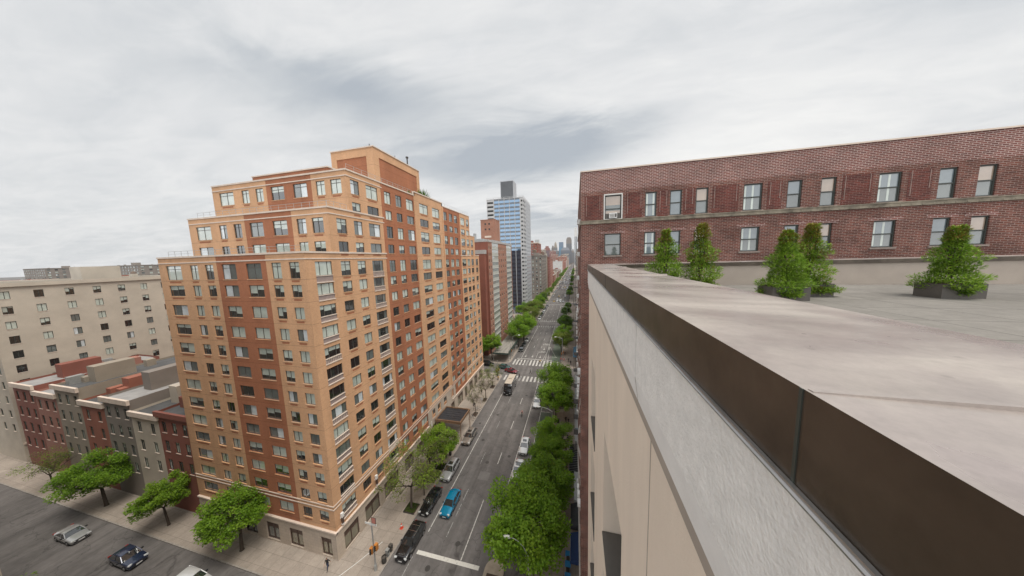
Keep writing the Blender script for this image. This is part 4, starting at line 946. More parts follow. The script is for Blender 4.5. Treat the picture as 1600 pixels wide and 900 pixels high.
# low row houses in front of the blank white wall
y=385
for k in range(9):
    d=rb.uniform(18,26); 
    c=['brick_red','rose_brick','cream','red_brown','sandstone','brick_red','pale_grey','red_brown','cream'][k]
    block_building(-48,-31.2,y,y+d,rb.choice([13.5,16,18,15]),c,f"low {c.replace('_',' ')} walk-up before the blank white wall, {['first','second','third','fourth','fifth','sixth','seventh','eighth','ninth'][k]}",bay=2.8,fl=3.3)
    y+=d+.3
block_building(-54,-31.2,627,655,31.4,'white_render','white rendered building showing a blank wall above the low brick row',faces='E',bay=3.2)
y=662; i=0
hs=[31,34,28,43,30,46,38,52,41,36,55,44,60,48,40,57,50,45,62,50]
cs=['rose_brick','brick_red','red_brown','brick_red','pale_grey','rose_brick','sandstone','grey_brown','cream','brick_red','slate','pale_grey','sandstone','brick_red','grey_brown','pale_grey','cream','rose_brick','slate','pale_grey']
while y<1900 and i<20:
    d=rb.uniform(45,68); block_building(-60,-31.2,y,y+d,hs[i],cs[i],f"{cs[i].replace('_',' ')} apartment house far along the avenue's building line",'apartment_building','far apartment houses along the avenue',bay=5,fl=4.2,winwh=(2.2,2.2),water=i%3==0); y+=d+rb.uniform(1,8); i+=1
# a second rank behind the street wall
for k in range(16):
    x=-75-rb.uniform(0,70); yy=330+k*72+rb.uniform(-15,15); h=rb.uniform(32,62)+k*1.2; c=rb.choice(list(PAL)[:9])
    block_building(x-28,x,yy,yy+30,h,c,f"{c.replace('_',' ')} block standing behind the avenue houses",'apartment_building','blocks behind the avenue houses',bay=5,fl=4.2,winwh=(2.2,2.2),water=k%2)
block_building(-66,-42,300,330,58,'red_brown','slim dark red tower rising behind the grey stone house',bay=3.5,fl=3.3)
# right hand street wall (seen along its face)
AC_=[0]
hr=[20,26,18,44,34,22,38,46,30,25,40,36,28,45,38,34]; cr=['red_brown','grey_brown','red_brown','grey_brown','cream','brick_red','slate','sandstone','pale_grey','cream','rose_brick','grey_brown','cream','brick_red','pale_grey','sandstone']
y=46.4; i=0
while i<16:
    d=[18,18.6,0,26,30,0,0][i] if i<5 and [18,18.6,0,26,30][i] else rb.uniform(34,60)
    if i==2: y=92.8
    x0=.55 if y<150 else .6+ (y-150)*.0012
    h=hr[i]
    for c0,c1 in CROSS[1:]:
        if y<c1<y+d+6: d=max(10,c0-y-.3)
    nm=['first','second','third','fourth','fifth','sixth','seventh','eighth','ninth','tenth','eleventh','twelfth','thirteenth','fourteenth','fifteenth','sixteenth'][i]
    block_building(x0,x0+22,y,y+d,h,cr[i],f"{cr[i].replace('_',' ')} house on the awning side, {nm} beyond the dark red block",'apartment_building',bay=4,fl=3.2,faces='W' if i%2 else 'SW',winwh=(1.3,1.7),water=i%4==3,ac=(i<6),cornice=False)
    y+=d+.3
    for c0,c1 in CROSS[1:]:
        if c0-1<=y<c1: y=c1+.8
    i+=1
# air conditioners and signs sticking out of that wall
# ---- skyline towers far off
def sky_tower(x0,x1,y,dep,zt,color,label,kind='flat',glass=False):
    o=((x0+x1)/2,y,0); root=empty('skyscraper',o,label,'skyscraper')
    w=MB(); W_=x1-x0; c=(x0+x1)/2
    body=bmat(color,PAL[color])
    if kind=='step':
        w.box(x0,x1,y,y+dep,0,zt*.78); w.box(x0+W_*.15,x1-W_*.15,y+2,y+dep-2,zt*.78,zt*.9); w.box(x0+W_*.3,x1-W_*.3,y+4,y+dep-4,zt*.9,zt)
    elif kind=='point':
        w.box(x0,x1,y,y+dep,0,zt*.8); w.tube([(c,y+dep/2,zt*.8),(c,y+dep/2,zt*.95),(c,y+dep/2,zt*1.05)],[W_*.45,W_*.3,.3],8)
    elif kind=='dome':
        w.box(x0,x1,y,y+dep,0,zt*.86); 
        for k in range(6):
            a=k/6; b=(k+1)/6; s=1-.55*a*a; w.box(c-W_/2*s,c+W_/2*s,y+dep*.5-dep*.5*s,y+dep*.5+dep*.5*s,zt*(.86+.14*a),zt*(.86+.14*b))
    elif kind=='mansard':
        w.box(x0,x1,y,y+dep,0,zt*.85); b=len(w.v)
        w.v+=[(x0,y,zt*.85),(x1,y,zt*.85),(x1,y+dep,zt*.85),(x0,y+dep,zt*.85),(x0+W_*.2,y+dep*.2,zt),(x1-W_*.2,y+dep*.2,zt),(x1-W_*.2,y+dep*.8,zt),(x0+W_*.2,y+dep*.8,zt)]
        for q in ((0,1,5,4),(1,2,6,5),(2,3,7,6),(3,0,4,7),(4,5,6,7)): w.f.append(tuple(b+i for i in q)); w.m.append(0)
    else: w.box(x0,x1,y,y+dep,0,zt)
    w.build('tower_body',body,root,o)
    n=int(W_/5); s=MB()
    for k in range(n):
        u=x0+W_*(k+.25)/n; s.box(u,u+W_/n*.5,y-.4,y,8,zt*.77)
    for k in range(int(dep/6)):
        v=y+dep*(k+.25)/int(dep/6); s.box(x1,x1+.4,v,v+2.6,8,zt*.77)
    s.build('window_columns',bmat('skyglass',(.10,.13,.17)) if not glass else bmat('skyblue',(.10,.28,.42)),root,o)
sky_tower(-226,-204,1500,26,147,'pale_grey','slender pale skyscraper with flat top at the west end of the skyline')
sky_tower(-178,-138,1500,40,108,'red_brown','stepped dark red skyscraper on the skyline','step')
sky_tower(-140,-120,1560,30,112,'grey_brown','stepped grey brown tower west of the pointed skyscraper','step')
sky_tower(-119,-100,1500,24,126,'sandstone','pointed sandstone skyscraper on the skyline','point')
sky_tower(-90,-66,1500,26,127,'steel_blue','bright blue glass skyscraper on the skyline',glass=True)
sky_tower(-50,-20,1500,32,152,'grey_brown','tallest brown skyscraper with rounded stepped crown','dome')
sky_tower(-74,-28,1380,40,92,'slate','broad slate tower with sloping roof ahead of the rounded skyscraper','mansard')
sky_tower(-24,-6,1700,30,92,'grey_brown','short brown tower at the foot of the rounded skyscraper','step')
sky_tower(-170,-120,1700,40,92,'slate','wide slate block low on the skyline')
sky_tower(-130,-92,1420,34,80,'pale_grey','low pale block ahead of the pointed skyscraper')
sky_tower(-4,7,1150,12,165,'white_render','very thin white tower just clear of the brick block')
sky_tower(-250,-228,1400,26,84,'cream','cream block at the edge of the skyline beside the blue tower')

rs_=random.Random(33)
for k in range(14):
    x=-262+k*18.5+rs_.uniform(-5,5); zt=rs_.uniform(66,100); w_=rs_.uniform(9,17); y=1750+rs_.uniform(0,500); x*=y/1600
    c=rs_.choice(['slate','grey_brown','pale_grey','steel_blue','sandstone','rose_brick']); sky_tower(x,x+w_,y,26,zt,c,f"{c.replace('_',' ')} low skyline block, {['first','second','third','fourth','fifth','sixth','seventh','eighth','ninth','tenth','eleventh','twelfth','thirteenth','fourteenth'][k]} counting from the blue banded tower",rs_.choice(['flat','step','flat']))
rq=random.Random(77); cities=0
for gx in range(6):
    for gy in range(9):
        x=-165-gx*110-rq.uniform(0,30); yy=40+gy*78+rq.uniform(0,8); 
        if x>-.3*yy-120 and gy>5: continue
        c=rq.choice(['rose_brick','brick_red','sandstone','cream','grey_brown','pale_grey','red_brown']); h=rq.choice([16,18,20,24,32,38,46,22])
        block_building(x-rq.uniform(28,70),x,yy,yy+rq.uniform(30,60),h,c,f"distant {c.replace('_',' ')} city block west of the avenue",'apartment_building','city blocks west of the avenue',bay=5.5,fl=3.6,winwh=(2.4,2.0),water=(gx+gy)%3==0,faces='SE')
# ================================================================== EXTENSION OF THE PLACE: side street houses
def townhouse(x0,x1,y0,c,h,label,k):
    return block_building(x0,x1,y0,y0+16,h,c,label,'townhouse','townhouses on the side street',bay=2.4,fl=3.3,faces='S',winwh=(1.1,1.9))
xs=-58.4
for k,(c,h,w_) in enumerate((('red_brown',17.2,7.5),('cream',16.4,7),('grey_brown',18.2,7.5),('brick_red',16.8,7),('sandstone',19,8),('rose_brick',17,7.5),('red_brown',18,8))):
    townhouse(xs-w_,xs,24.6,c,h,f"{c.replace('_',' ')} townhouse on the side street, {['first','second','third','fourth','fifth','sixth','seventh'][k]} from the tall stepped building",k); xs-=w_+.05
block_building(-150,-113,24.6,60,38,'cream','cream apartment house at the far end of the side street townhouses',faces='SE',bay=3.4)
block_building(-98,-70,52,80,34,'brick_red','brick red apartment house behind the side street townhouses',faces='SE',bay=3.4,water=1)
block_building(-80,-31.6,-40,5.5,45,'sandstone','unseen sandstone apartment house added on the near corner for tower reflections',faces='E',bay=3.6)  # out of view, added so the blue tower's glass mirrors buildings
block_building(-130,-81,-40,5.5,36,'grey_brown','unseen grey brown apartment house added along the side street for tower reflections',faces='E',bay=3.6)  # also unseen, added behind the camera for the tower's reflections

# ================================================================== TREES
def crown_mesh(name,seed,R,H,z0,nc,nl,ls,mats,shape=1.0,hollow=.55):
    rn=random.Random(seed); mb=MB(); cl=[]
    for i in range(nc):
        while True:
            v=Vector((rn.uniform(-1,1),rn.uniform(-1,1),rn.uniform(-1,1)))
            if hollow<v.length<1: break
        if v.z<-.55: v.z*=.5
        q=rn.uniform(.78,1.12); c=Vector((v.x*R*q,v.y*R*q,z0+H/2+v.z*H/2*q*shape)); cl.append((c,rn.uniform(.15,.29)*R,rn.random()))
    for c,r,t in cl:
        n=int(nl*(r/R/.24)**1.6); m=0 if t<.6 else (1 if t<.85 else 2)
        for k in range(n):
            v=Vector((rn.gauss(0,1),rn.gauss(0,1),rn.gauss(0,1))).normalized(); p=c+Vector((v.x*r,v.y*r,v.z*r*.85))*(rn.random()**.33)
            d=Vector((rn.gauss(0,1),rn.gauss(0,1),rn.gauss(0,.55)-.1)).normalized(); nn=Vector((rn.gauss(0,.5),rn.gauss(0,.5),1)).normalized(); s=d.cross(nn)
            if s.length<.1: continue
            s=s.normalized()*ls*rn.uniform(.3,.5); L=ls*rn.uniform(.7,1.3)
            mb.face([p,p+d*L*.5+s,p+d*L,p+d*L*.5-s],m if rn.random()<.85 else rn.randrange(3))
    me=bpy.data.meshes.new(name); me.from_pydata(mb.v,[],mb.f)
    for m in mats: me.materials.append(m)
    me.polygons.foreach_set('material_index',mb.m); me.update(); return me,cl
def trunk_mesh(name,seed,zb,cl,r0,mat_,twigs=0):
    rn=random.Random(seed+99); mb=MB(); lean=Vector((rn.uniform(-.25,.25),rn.uniform(-.25,.25),0))
    top=Vector((lean.x,lean.y,zb)); mb.tube([(0,0,-.05),(0,0,.25),lean*.5+Vector((0,0,zb*.5)),top],[r0*1.5,r0*1.05,r0*.9,r0*.8],9)
    pick=sorted(cl,key=lambda c:rn.random())[:26]
    mains=[]
    for i in range(6):
        a=i*math.pi/3+rn.uniform(-.4,.4); c=max(pick,key=lambda q:(q[0].x*math.cos(a)+q[0].y*math.sin(a)))[0] if rn.random()<.6 else rn.choice(pick)[0]
        mid=top.lerp(c,.5)+Vector((0,0,rn.uniform(-.3,.5))); mb.tube([top,top.lerp(mid,.5)+Vector((rn.uniform(-.2,.2),rn.uniform(-.2,.2),.1)),mid,c],[r0*.55,r0*.4,r0*.28,r0*.08],6); mains.append((mid,c))
    for c,_,_ in pick:
        m,e=min(mains,key=lambda q:(q[0]-c).length); mb.tube([m,m.lerp(c,.5)+Vector((rn.uniform(-.3,.3),rn.uniform(-.3,.3),.15)),c],[r0*.22,r0*.14,r0*.04],5)
    for k in range(twigs):
        c,r,_=rn.choice(cl); d=Vector((rn.gauss(0,1),rn.gauss(0,1),rn.gauss(0,.7)+.2)).normalized()*r*1.5; mb.tube([c,c+d*.5+Vector((0,0,.1)),c+d],[.022,.014,.006],4)
    me=bpy.data.meshes.new(name); me.from_pydata(mb.v,[],mb.f); me.materials.append(mat_); me.polygons.foreach_set('use_smooth',[True]*len(mb.f)); me.update(); return me
TM={}
def kind(nm,seed,R,H,z0,nc,nl,ls,mats,r0,bark='bark',twigs=0,hollow=.55):
    c,cl=crown_mesh('crown',seed,R,H,z0,nc,nl,ls,[M[m] for m in mats],hollow=hollow); TM[nm]=(c,trunk_mesh('trunk',seed,z0+.4,cl,r0,M[bark],twigs))
kind('bright0',1,4.6,6.8,3.3,84,205,.26,('leaf','leaf','leaf_lime'),.24,twigs=60)
kind('bright1',2,4.3,6.6,3.2,80,205,.26,('leaf','leaf','leaf_lime'),.22,twigs=60)
kind('bright2',3,4.9,7.2,3.4,92,205,.27,('leaf','leaf_lime','leaf'),.24,twigs=60)
kind('lime',4,3.3,5.6,3.0,60,210,.24,('leaf_lime','leaf','leaf_lime'),.17,twigs=40)
kind('olive',5,4.8,6.8,3.4,80,180,.28,('leaf_olive','leaf_olive','leaf'),.25,twigs=80)
kind('dark',6,4.2,6.6,3.0,76,220,.28,('leaf_dark','leaf','leaf_dark'),.22,twigs=30)
kind('sparse',7,3.7,6.2,2.6,40,95,.17,('leaf_olive','leaf_bud','leaf_lime'),.15,twigs=170,hollow=.3)
kind('bare',8,2.7,5.6,2.4,32,44,.14,('leaf_bud','leaf_bud','leaf_olive'),.13,'bark_pale',twigs=260,hollow=.25)
def tree(k,x,y,sc,label,rz=None,group='street trees along the avenue',sz=None,z=.13):
    root=empty('street_tree',(x,y,z),label,'tree',group,rz if rz is not None else RND.uniform(0,6.28))
    root.scale=(sc,sc,sz or sc)
    for nm,me in (('trunk',TM[k][1]),('crown',TM[k][0])):
        ob=bpy.data.objects.new(nm,me); COL.objects.link(ob); ob.parent=root
    return root
# awning side row, near to far
tree('bright2',-5.9,28.6,1.08,'largest bright green tree beside the refuge island, under the street lamp',.4)
tree('bright0',-4.5,35.8,.9,'bright green tree second in the row after the street lamp tree',1.1)
tree('bright1',-4.4,42.4,.8,'bright green tree overhanging the row of white parked cars',2.0)
tree('bright0',-4.4,48.2,.78,'bright green tree just short of the second street lamp',3.0)
tree('bright1',-4.7,60.3,1.0,'bright green tree with bare trunk showing, just past the second street lamp',4.4)
tree('bright2',-5.2,69.5,.98,'bright green tree nearest the first side street, on the awning side',.9)
tree('olive',-5.6,106,.92,'olive tree beside the painted merge lines',2.4); tree('bright0',-5.2,120,.85,'olive green tree behind the one at the merge lines',3.3)
tree('dark',-5.4,136,1.0,'dark round tree mid block on the awning side',1.3); tree('dark',-5.6,147,.8,'dark tree at the end of the second block, awning side',2.3)
# apartment building side
tree('sparse',-26.0,32.8,1.22,'thinly leaved tree in the planted pit beside the orange cone',.3); tree('sparse',-25.9,38.9,1.15,'thinly leaved tree beside the silver parked car',2.1)
tree('sparse',-25.3,35.4,.62,'slender sapling between two thinly leaved trees',1.0)
tree('lime',-25.3,41.6,.98,'dense lime green tree short of the entrance canopy',1.5)
tree('bare',-25.1,59.0,1.0,'almost bare tree just beyond the entrance canopy',.2); tree('bare',-24.9,66.2,1.05,'almost bare tree level with the dark bus',1.9); tree('sparse',-25.3,73.8,.85,'budding tree nearest the crossing on the apartment side',2.9)
for (x,y,k,s,l) in ((-32.5,95.5,'lime',1.2,'lime green tree between the stepped building and the scaffold shed'),(-36.5,96.5,'olive',.9,'tree behind the lime green one beside the scaffold shed')): tree(k,x,y,s,l)
tree('bright0',-25.3,112,1.15,'broad green tree at the near end of the slab block',.6); tree('bright2',-24.6,121,1.2,'broadest green tree before the slab block',1.7); tree('olive',-25.4,131,1.05,'olive tree before the second pale strip',2.2)
tree('olive',-26.5,150.5,1.15,'olive tree at the corner of the second side street',1.1); tree('olive',-26.4,168,1.2,'olive tree just past the second side street',2.0); tree('lime',-27,180,1.3,'lime tree at the foot of the blue banded tower',1.0)
tree('bright1',-26.5,196,1.2,'green tree before the grey side of the tower',3.0); tree('dark',-26.8,214,1.15,'dark tree at the end of the tower block',.5)
tree('lime',-35.5,166,1.1,'lime green tree set back behind the slab block',.2); tree('bright0',-33,172,1.0,'green tree against the foot of the tower',2.6)
rt=random.Random(5)
for k in range(22):
    y=240+k*33+rt.uniform(-5,5)
    if (y-225)%75<10: continue
    tree(rt.choice(['lime','bright1','olive','lime','bright0']),-26.8+rt.uniform(-.4,.4),y,rt.uniform(.75,1.0),"small looking street tree on the tower side of the far avenue",group='far street trees, tower side')
for k in range(24):
    y=172+k*30+rt.uniform(-6,6)
    if (y-225)%75<10: continue
    tree(rt.choice(['dark','bright1','dark','olive','bright2']),-5.4+rt.uniform(-.4,.3),y,rt.uniform(.55,.85),"small looking street tree on the awning side of the far avenue",group='far street trees, awning side')
for k,(x,y,kd) in enumerate(((-46,22.2,'bright1'),(-62,22.3,'lime'),(-78,22.2,'bright0'),(-94,22.2,'sparse'),(-55,6.8,'olive'),(-84,6.8,'bright1'),(-40,82.6,'bright1'),(-38,93.2,'bright2'))):
    tree(kd,x,y,.9,f"side street tree {['before the stepped building','before the first townhouse','before the third townhouse','before the sixth townhouse','on the near pavement of the side street','farther along the near pavement','behind the stepped building','behind the scaffold shed'][k]}",group='side street trees')
# roof garden plants
def roof_plant():
    o=(-32.6,51,53.4); root=empty('roof_garden_plants',o,'dark spiky plants growing at the roof edge by the bulkhead','plants')
    rn=random.Random(4); s=MB()
    for (y,h,n) in ((47.6,1.4,60),(48.8,1.2,50),(50.3,1.7,80),(51.8,2.6,130),(53.2,3.0,150),(54.4,2.0,80)):
        for k in range(n):
            a=rn.uniform(0,6.28); e=rn.uniform(.25,1.35); d=Vector((math.cos(a)*math.cos(e),math.sin(a)*math.cos(e),math.sin(e))); p=Vector((-32.6,y,53.0+h*.35*rn.random())); leafcard(s,p,d,Vector((0,0,1)),h*rn.uniform(.5,.85),.12)
    s.build('leaves',M['leaf_dark'],root,o)
    b=MB(); b.box(-33,-32.2,47,55,52.6,53.15); b.build('planter_box',M['brown'],root,o)
roof_plant()

# ================================================================== VEHICLES
PAINT={}
def paint(nm,c,met=.3,rough=.25):
    if nm not in PAINT:
        m=mat('car_paint_'+nm,c,rough,0,metal=met,coat=1.0); m.node_tree.nodes['Principled BSDF'].inputs['Coat Roughness'].default_value=.04; PAINT[nm]=m
    return PAINT[nm]
PC={'black':(.012,.012,.014),'blue':(.0,.24,.42),'silver':(.42,.42,.42),'tan':(.27,.235,.20),'white':(.72,.72,.71),'red':(.22,.012,.02),'grey':(.12,.125,.13),'yellow':(.65,.38,.03),'navy':(.02,.03,.07),'green':(.05,.12,.11)}
def loft(mb,secs,m=0,cap=True):
    n=len(secs[0]); base=[]
    for s in secs:
        base.append(len(mb.v)); mb.v+=[tuple(p) for p in s]
    for i in range(len(secs)-1):
        for k in range(n-1):
            mb.f.append((base[i]+k,base[i]+k+1,base[i+1]+k+1,base[i+1]+k)); mb.m.append(m)
    if cap:
        mb.f.append(tuple(base[0]+k for k in range(n))); mb.m.append(m); mb.f.append(tuple(base[-1]+k for k in reversed(range(n)))); mb.m.append(m)
def car_meshes(kind,col,rails=False,sunroof=False,taxi=False):
    """front towards -Y, origin at the middle on the ground. returns [(name, mesh-object specs)]"""
    L,W,H={'sedan':(4.8,1.84,1.44),'suv':(4.95,1.95,1.76),'cross':(4.55,1.85,1.62),'van':(5.3,2.0,2.1)}[kind]
    w=W/2; h=L/2; belt={'sedan':.93,'suv':1.08,'cross':1.0,'van':1.15}[kind]
    hood={'sedan':.86,'suv':1.02,'cross':.93,'van':1.05}[kind]
    # body lower: stations y, top z, half width
    if kind=='sedan': st=[(-h,.52,.74),(-h+.08,.66,.86),(-h+.35,.74,.94),(-h+.9,hood-.04,.985),(-h+1.45,hood+.03,1),(-.1,belt,1),(h-1.15,belt+.02,1),(h-.45,belt+.02,.97),(h-.1,belt-.06,.88),(h,.62,.80)]
    elif kind=='van': st=[(-h,.6,.8),(-h+.08,.8,.92),(-h+.35,hood-.1,.97),(-h+.85,hood,1),(-h+1.2,belt,1),(0,belt,1),(h-.4,belt,1),(h-.05,belt,.97),(h,.7,.94)]
    else: st=[(-h,.58,.78),(-h+.08,.78,.88),(-h+.3,hood-.12,.95),(-h+.9,hood-.02,.99),(-h+1.4,hood+.04,1),(-.1,belt,1),(h-.8,belt+.03,1),(h-.25,belt+.03,.97),(h-.05,belt,.92),(h,.7,.86)]
    def sec(y,zt,f):
        hw=w*f; half=[(hw*.86,.24),(hw*.97,.30),(hw*1.0,.5),(hw*1.0,zt-.22 if zt>.8 else zt*.8),(hw*.965,zt-.06),(hw*.86,zt),(hw*.45,zt+.035)]
        return [(x,y,z) for x,z in half]+[(0,y,zt+.045)]+[(-x,y,z) for x,z in reversed(half)]
    body=MB(); loft(body,[sec(*s) for s in st])
    # greenhouse: roof shell in paint, glass below it
    if kind=='sedan': gs=(-h+1.42,-h+2.2,h-1.75,h-.72)
    elif kind=='cross': gs=(-h+1.30,-h+2.0,h-.95,h-.28)
    elif kind=='van': gs=(-h+.95,-h+1.7,h-.25,h-.04)
    else: gs=(-h+1.42,-h+2.1,h-.75,h-.18)
    tw=w*.74 if kind!='van' else w*.86; bw=w*.93
    roof=MB(); zc=H
    def rs(y,z,f=1): return [(tw*f,y,z-.07),(tw*.93*f,y,z-.02),(tw*.5*f,y,z+.01),(0,y,z+.02),(-tw*.5*f,y,z+.01),(-tw*.93*f,y,z-.02),(-tw*f,y,z-.07)]
    loft(roof,[rs(gs[1]-.05,zc-.05,.95),rs(gs[1]+.3,zc-.01),rs((gs[1]+gs[2])/2,zc),rs(gs[2]-.3,zc-.02),rs(gs[2],zc-.07,.95)],0,False)
    # pillars
    def strip(p,q,t,m=0):
        p,q=Vector(p),Vector(q); roof.tube([p,q],t,4,m)
    for s in (1,-1):
        strip((s*bw*.97,gs[0],belt+.01),(s*tw*.97,gs[1]-.02,zc-.09),.045); strip((s*bw*.97,gs[3],belt+.02),(s*tw*.95,gs[2],zc-.1),.06)
        ym=(gs[1]+gs[2])/2+.05; strip((s*bw*1.0,ym,belt),(s*tw*1.0,ym,zc-.09),.04)
        strip((s*tw,gs[1]-.03,zc-.08),(s*tw,gs[2],zc-.09),.03)
    for f in roof.f: pass
    gl=MB()
    zr=zc-.08
    gl.face([(-bw,gs[0],belt-.03),(bw,gs[0],belt-.03),(tw,gs[1],zr),(-tw,gs[1],zr)]); gl.face([(-bw,gs[3],belt-.02),(-tw,gs[2],zr),(tw,gs[2],zr),(bw,gs[3],belt-.02)])
    for s in (1,-1): gl.face([(s*bw,gs[0],belt-.03),(s*bw,gs[3],belt-.03),(s*tw,gs[2],zr),(s*tw,gs[1],zr)])
    if sunroof: gl.face([(-.42,gs[1]+.25,zc+.028),(.42,gs[1]+.25,zc+.028),(.42,gs[1]+.95,zc+.033),(-.42,gs[1]+.95,zc+.033)])
    out=[('car_body',body,[paint(col,PC[col])],True,[('roof',roof,[paint(col,PC[col])],True)]),('window_glass',gl,[M['carglass']],False,[])]
    tr=MB(); tr.box(-w*.72,w*.72,-h-.02,-h+.06,.3,.52); tr.box(-w*.5,w*.5,-h-.015,-h+.05,.56,.66); tr.box(-w*.8,w*.8,h-.06,h+.02,.3,.5)
    for s in (1,-1):
        tr.box(s*w*1.0-(.02 if s>0 else 0),s*w*1.0+(.0 if s>0 else .02),-h+1.1,h-1.2,.22,.36); tr.box(min(s*w,s*(w+.2)),max(s*w,s*(w+.2)),gs[0]+.35,gs[0]+.5,belt+.02,belt+.17)
        for y in (-h+.92,h-.95):
            n=14; a=[(s*(w+.004),y+.4*math.cos(t*math.pi/n),.32+.4*math.sin(t*math.pi/n)) for t in range(n+1)]; tr.face(a)
    out.append(('trim',tr,[M['trim_black']],False,[]))
    if rails:
        r=MB()
        for s in (1,-1): r.tube([(s*tw*.95,gs[1]+.1,zc+.03),(s*tw*.95,gs[2]-.1,zc+.02)],.022,5)
        if col=='black':
            for y in (gs[1]+.75,gs[2]-.55): r.box(-tw*.95,tw*.95,y-.03,y+.03,zc+.03,zc+.06)
        out.append(('roof_rail',r,[M['chrome']],False,[]))
    for s in (1,-1):
        q=MB(); q.obox((s*w*.74,-h+.13,.68 if kind=='sedan' else .80),.36,.22,.13,s*-.35); out.append(('headlight',q,[M['headlight']],False,[]))
        q=MB(); q.obox((s*w*.76,h-.06,.82 if kind=='sedan' else .98),.3,.14,.14,s*.3); out.append(('tail_light',q,[M['tail']],False,[]))
    pl=MB(); pl.box(-.26,.26,-h-.03,-h-.02,.38,.52); pl.box(-.26,.26,h+.02,h+.03,.5,.64); out.append(('number_plate',pl,[M['white'] if col!='tan' else M['g_warm']],False,[]))
    for s in (1,-1):
        for y in (-h+.92,h-.95):
            t=MB(); t.tube([(s*(w-.22),y,.33),(s*(w+.012),y,.33)],.33,18); r=MB(); r.tube([(s*(w-.05),y,.33),(s*(w+.02),y,.33)],.21,10)
            out.append(('wheel',t,[M['tyre']],True,[('rim',r,[M['rim']],False)]))
    if taxi:
        t=MB(); t.box(-.35,.35,-.2,.15,zc+.02,zc+.18); out.append(('roof_sign',t,[M['white']],False,[]))
    return out
PROTO={}
def car(kind,col,x,y,label,group=None,rz=0,name='parked_car',cat='car',z=0,**kw):
    key=(kind,col,tuple(sorted(kw.items())))
    root=empty(name,(x,y,z),label,cat,group,rz)
    if key not in PROTO:
        lst=[]
        for nm,mb,ms,sm,sub in car_meshes(kind,col,**kw):
            ob=mb.build(nm,ms,root,(0,0,0),False)
            if sm: shade(ob)
            sb=[]
            for n2,mb2,ms2,sm2 in sub:
                o2=mb2.build(n2,ms2,ob,(0,0,0)); sb.append(o2)
                if sm2: shade(o2)
            lst.append((ob,sb))
        PROTO[key]=lst
    else:
        for ob,sb in PROTO[key]:
            c=ob.copy(); COL.objects.link(c); c.parent=root
            for s in sb: d=s.copy(); COL.objects.link(d); d.parent=c
    return root
def shade(ob,ang=.7):
    me=ob.data; bm=bmesh.new(); bm.from_mesh(me); bmesh.ops.remove_doubles(bm,verts=bm.verts,dist=.0005); bmesh.ops.recalc_face_normals(bm,faces=bm.faces)
    for f in bm.faces: f.smooth=True
    for e in bm.edges:
        if len(e.link_faces)==2 and e.calc_face_angle(0)>ang: e.smooth=False
    bm.to_mesh(me); bm.free()
car('suv','black',-22.75,28.1,'black parked car with silver roof rails and crossbars nearest the stop bar','parked cars by the stepped building',rails=True)
car('sedan','black',-23.35,34.35,'black parked saloon between the thin trees and the blue car','parked cars by the stepped building')
car('cross','blue',-19.9,34.6,'bright blue car driving in the lane beside the black saloon',name='moving_car')
car('suv','silver',-23.1,40.9,'silver parked car with dark sunroof under the lime tree','parked cars by the stepped building',rails=True,sunroof=True)
car('suv','tan',-23.2,50.3,'tan silver parked car beside the entrance canopy','parked cars by the stepped building',rails=True,sunroof=True)
car('sedan','white',-10.55,43.4,'white parked car nearest the camera under the right hand trees','white cars parked beside the trees',sunroof=True)
car('cross','white',-10.5,49.8,'second white parked car, half hidden by the trees','white cars parked beside the trees',sunroof=True)
car('suv','white',-10.3,67.0,'white parked car beyond the second street lamp','white cars parked beside the trees'); car('sedan','grey',-10.4,73.4,'grey parked car under the last bright tree','white cars parked beside the trees')
car('sedan','red',-22.2,85.6,'dark red car turning across the first side street',rz=R_(74),name='moving_car')
car('cross','green',-25.4,88.3,'dark green car waiting behind the red one on the side street',rz=R_(86),name='moving_car')
car('suv','black',-32.6,89.9,'black car on the side street by the scaffold shed',rz=R_(90)); car('suv','black',-36,86.0,'black car parked on the side street behind the stepped building',rz=R_(90)); car('sedan','navy',-41.8,86.0,'navy car parked deeper in the first side street',rz=R_(90))
rc=random.Random(12)
for k,(x,y,c,kd) in enumerate(((-23.0,108,'black','suv'),(-23.1,114.6,'grey','sedan'),(-23.0,121,'white','cross'),(-23.0,167,'white','suv'),(-23.1,173.5,'black','sedan'),(-23.0,180,'black','suv'),(-23.0,187,'silver','sedan'),(-23.0,194,'white','sedan'),(-23.1,200.5,'black','suv'),(-23.0,207,'silver','cross'),(-23.0,213.5,'navy','sedan'))):
    car(kd,c,x,y,f"{c} car parked on the tower side, {['first','second','third','fourth','fifth','sixth','seventh','eighth','ninth','tenth','eleventh'][k]} past the scaffold shed",'parked cars before the slab block and tower')
for k,(x,y,c,kd,n) in enumerate(((-19.0,237.5,'yellow','sedan','taxi'),(-16.2,240,'white','van','delivery_van'),(-13.3,238,'white','van','delivery_van'),(-16.3,248,'silver','cross','moving_car'),(-13.4,247,'yellow','cross','taxi'),(-16.4,270,'yellow','sedan','taxi'),(-10.6,235,'silver','sedan','parked_car'))):
    car(kd,c,x,y,f"{c} {n.replace('_',' ')} queueing at the third crossing, {['left lane','middle lane','right lane','second in the middle lane','second in the right lane','last behind the middle lane','at the awning kerb'][k]}",'traffic at the third crossing',name=n,cat=n.replace('_',' '),taxi=(n=='taxi'))
cnt=0
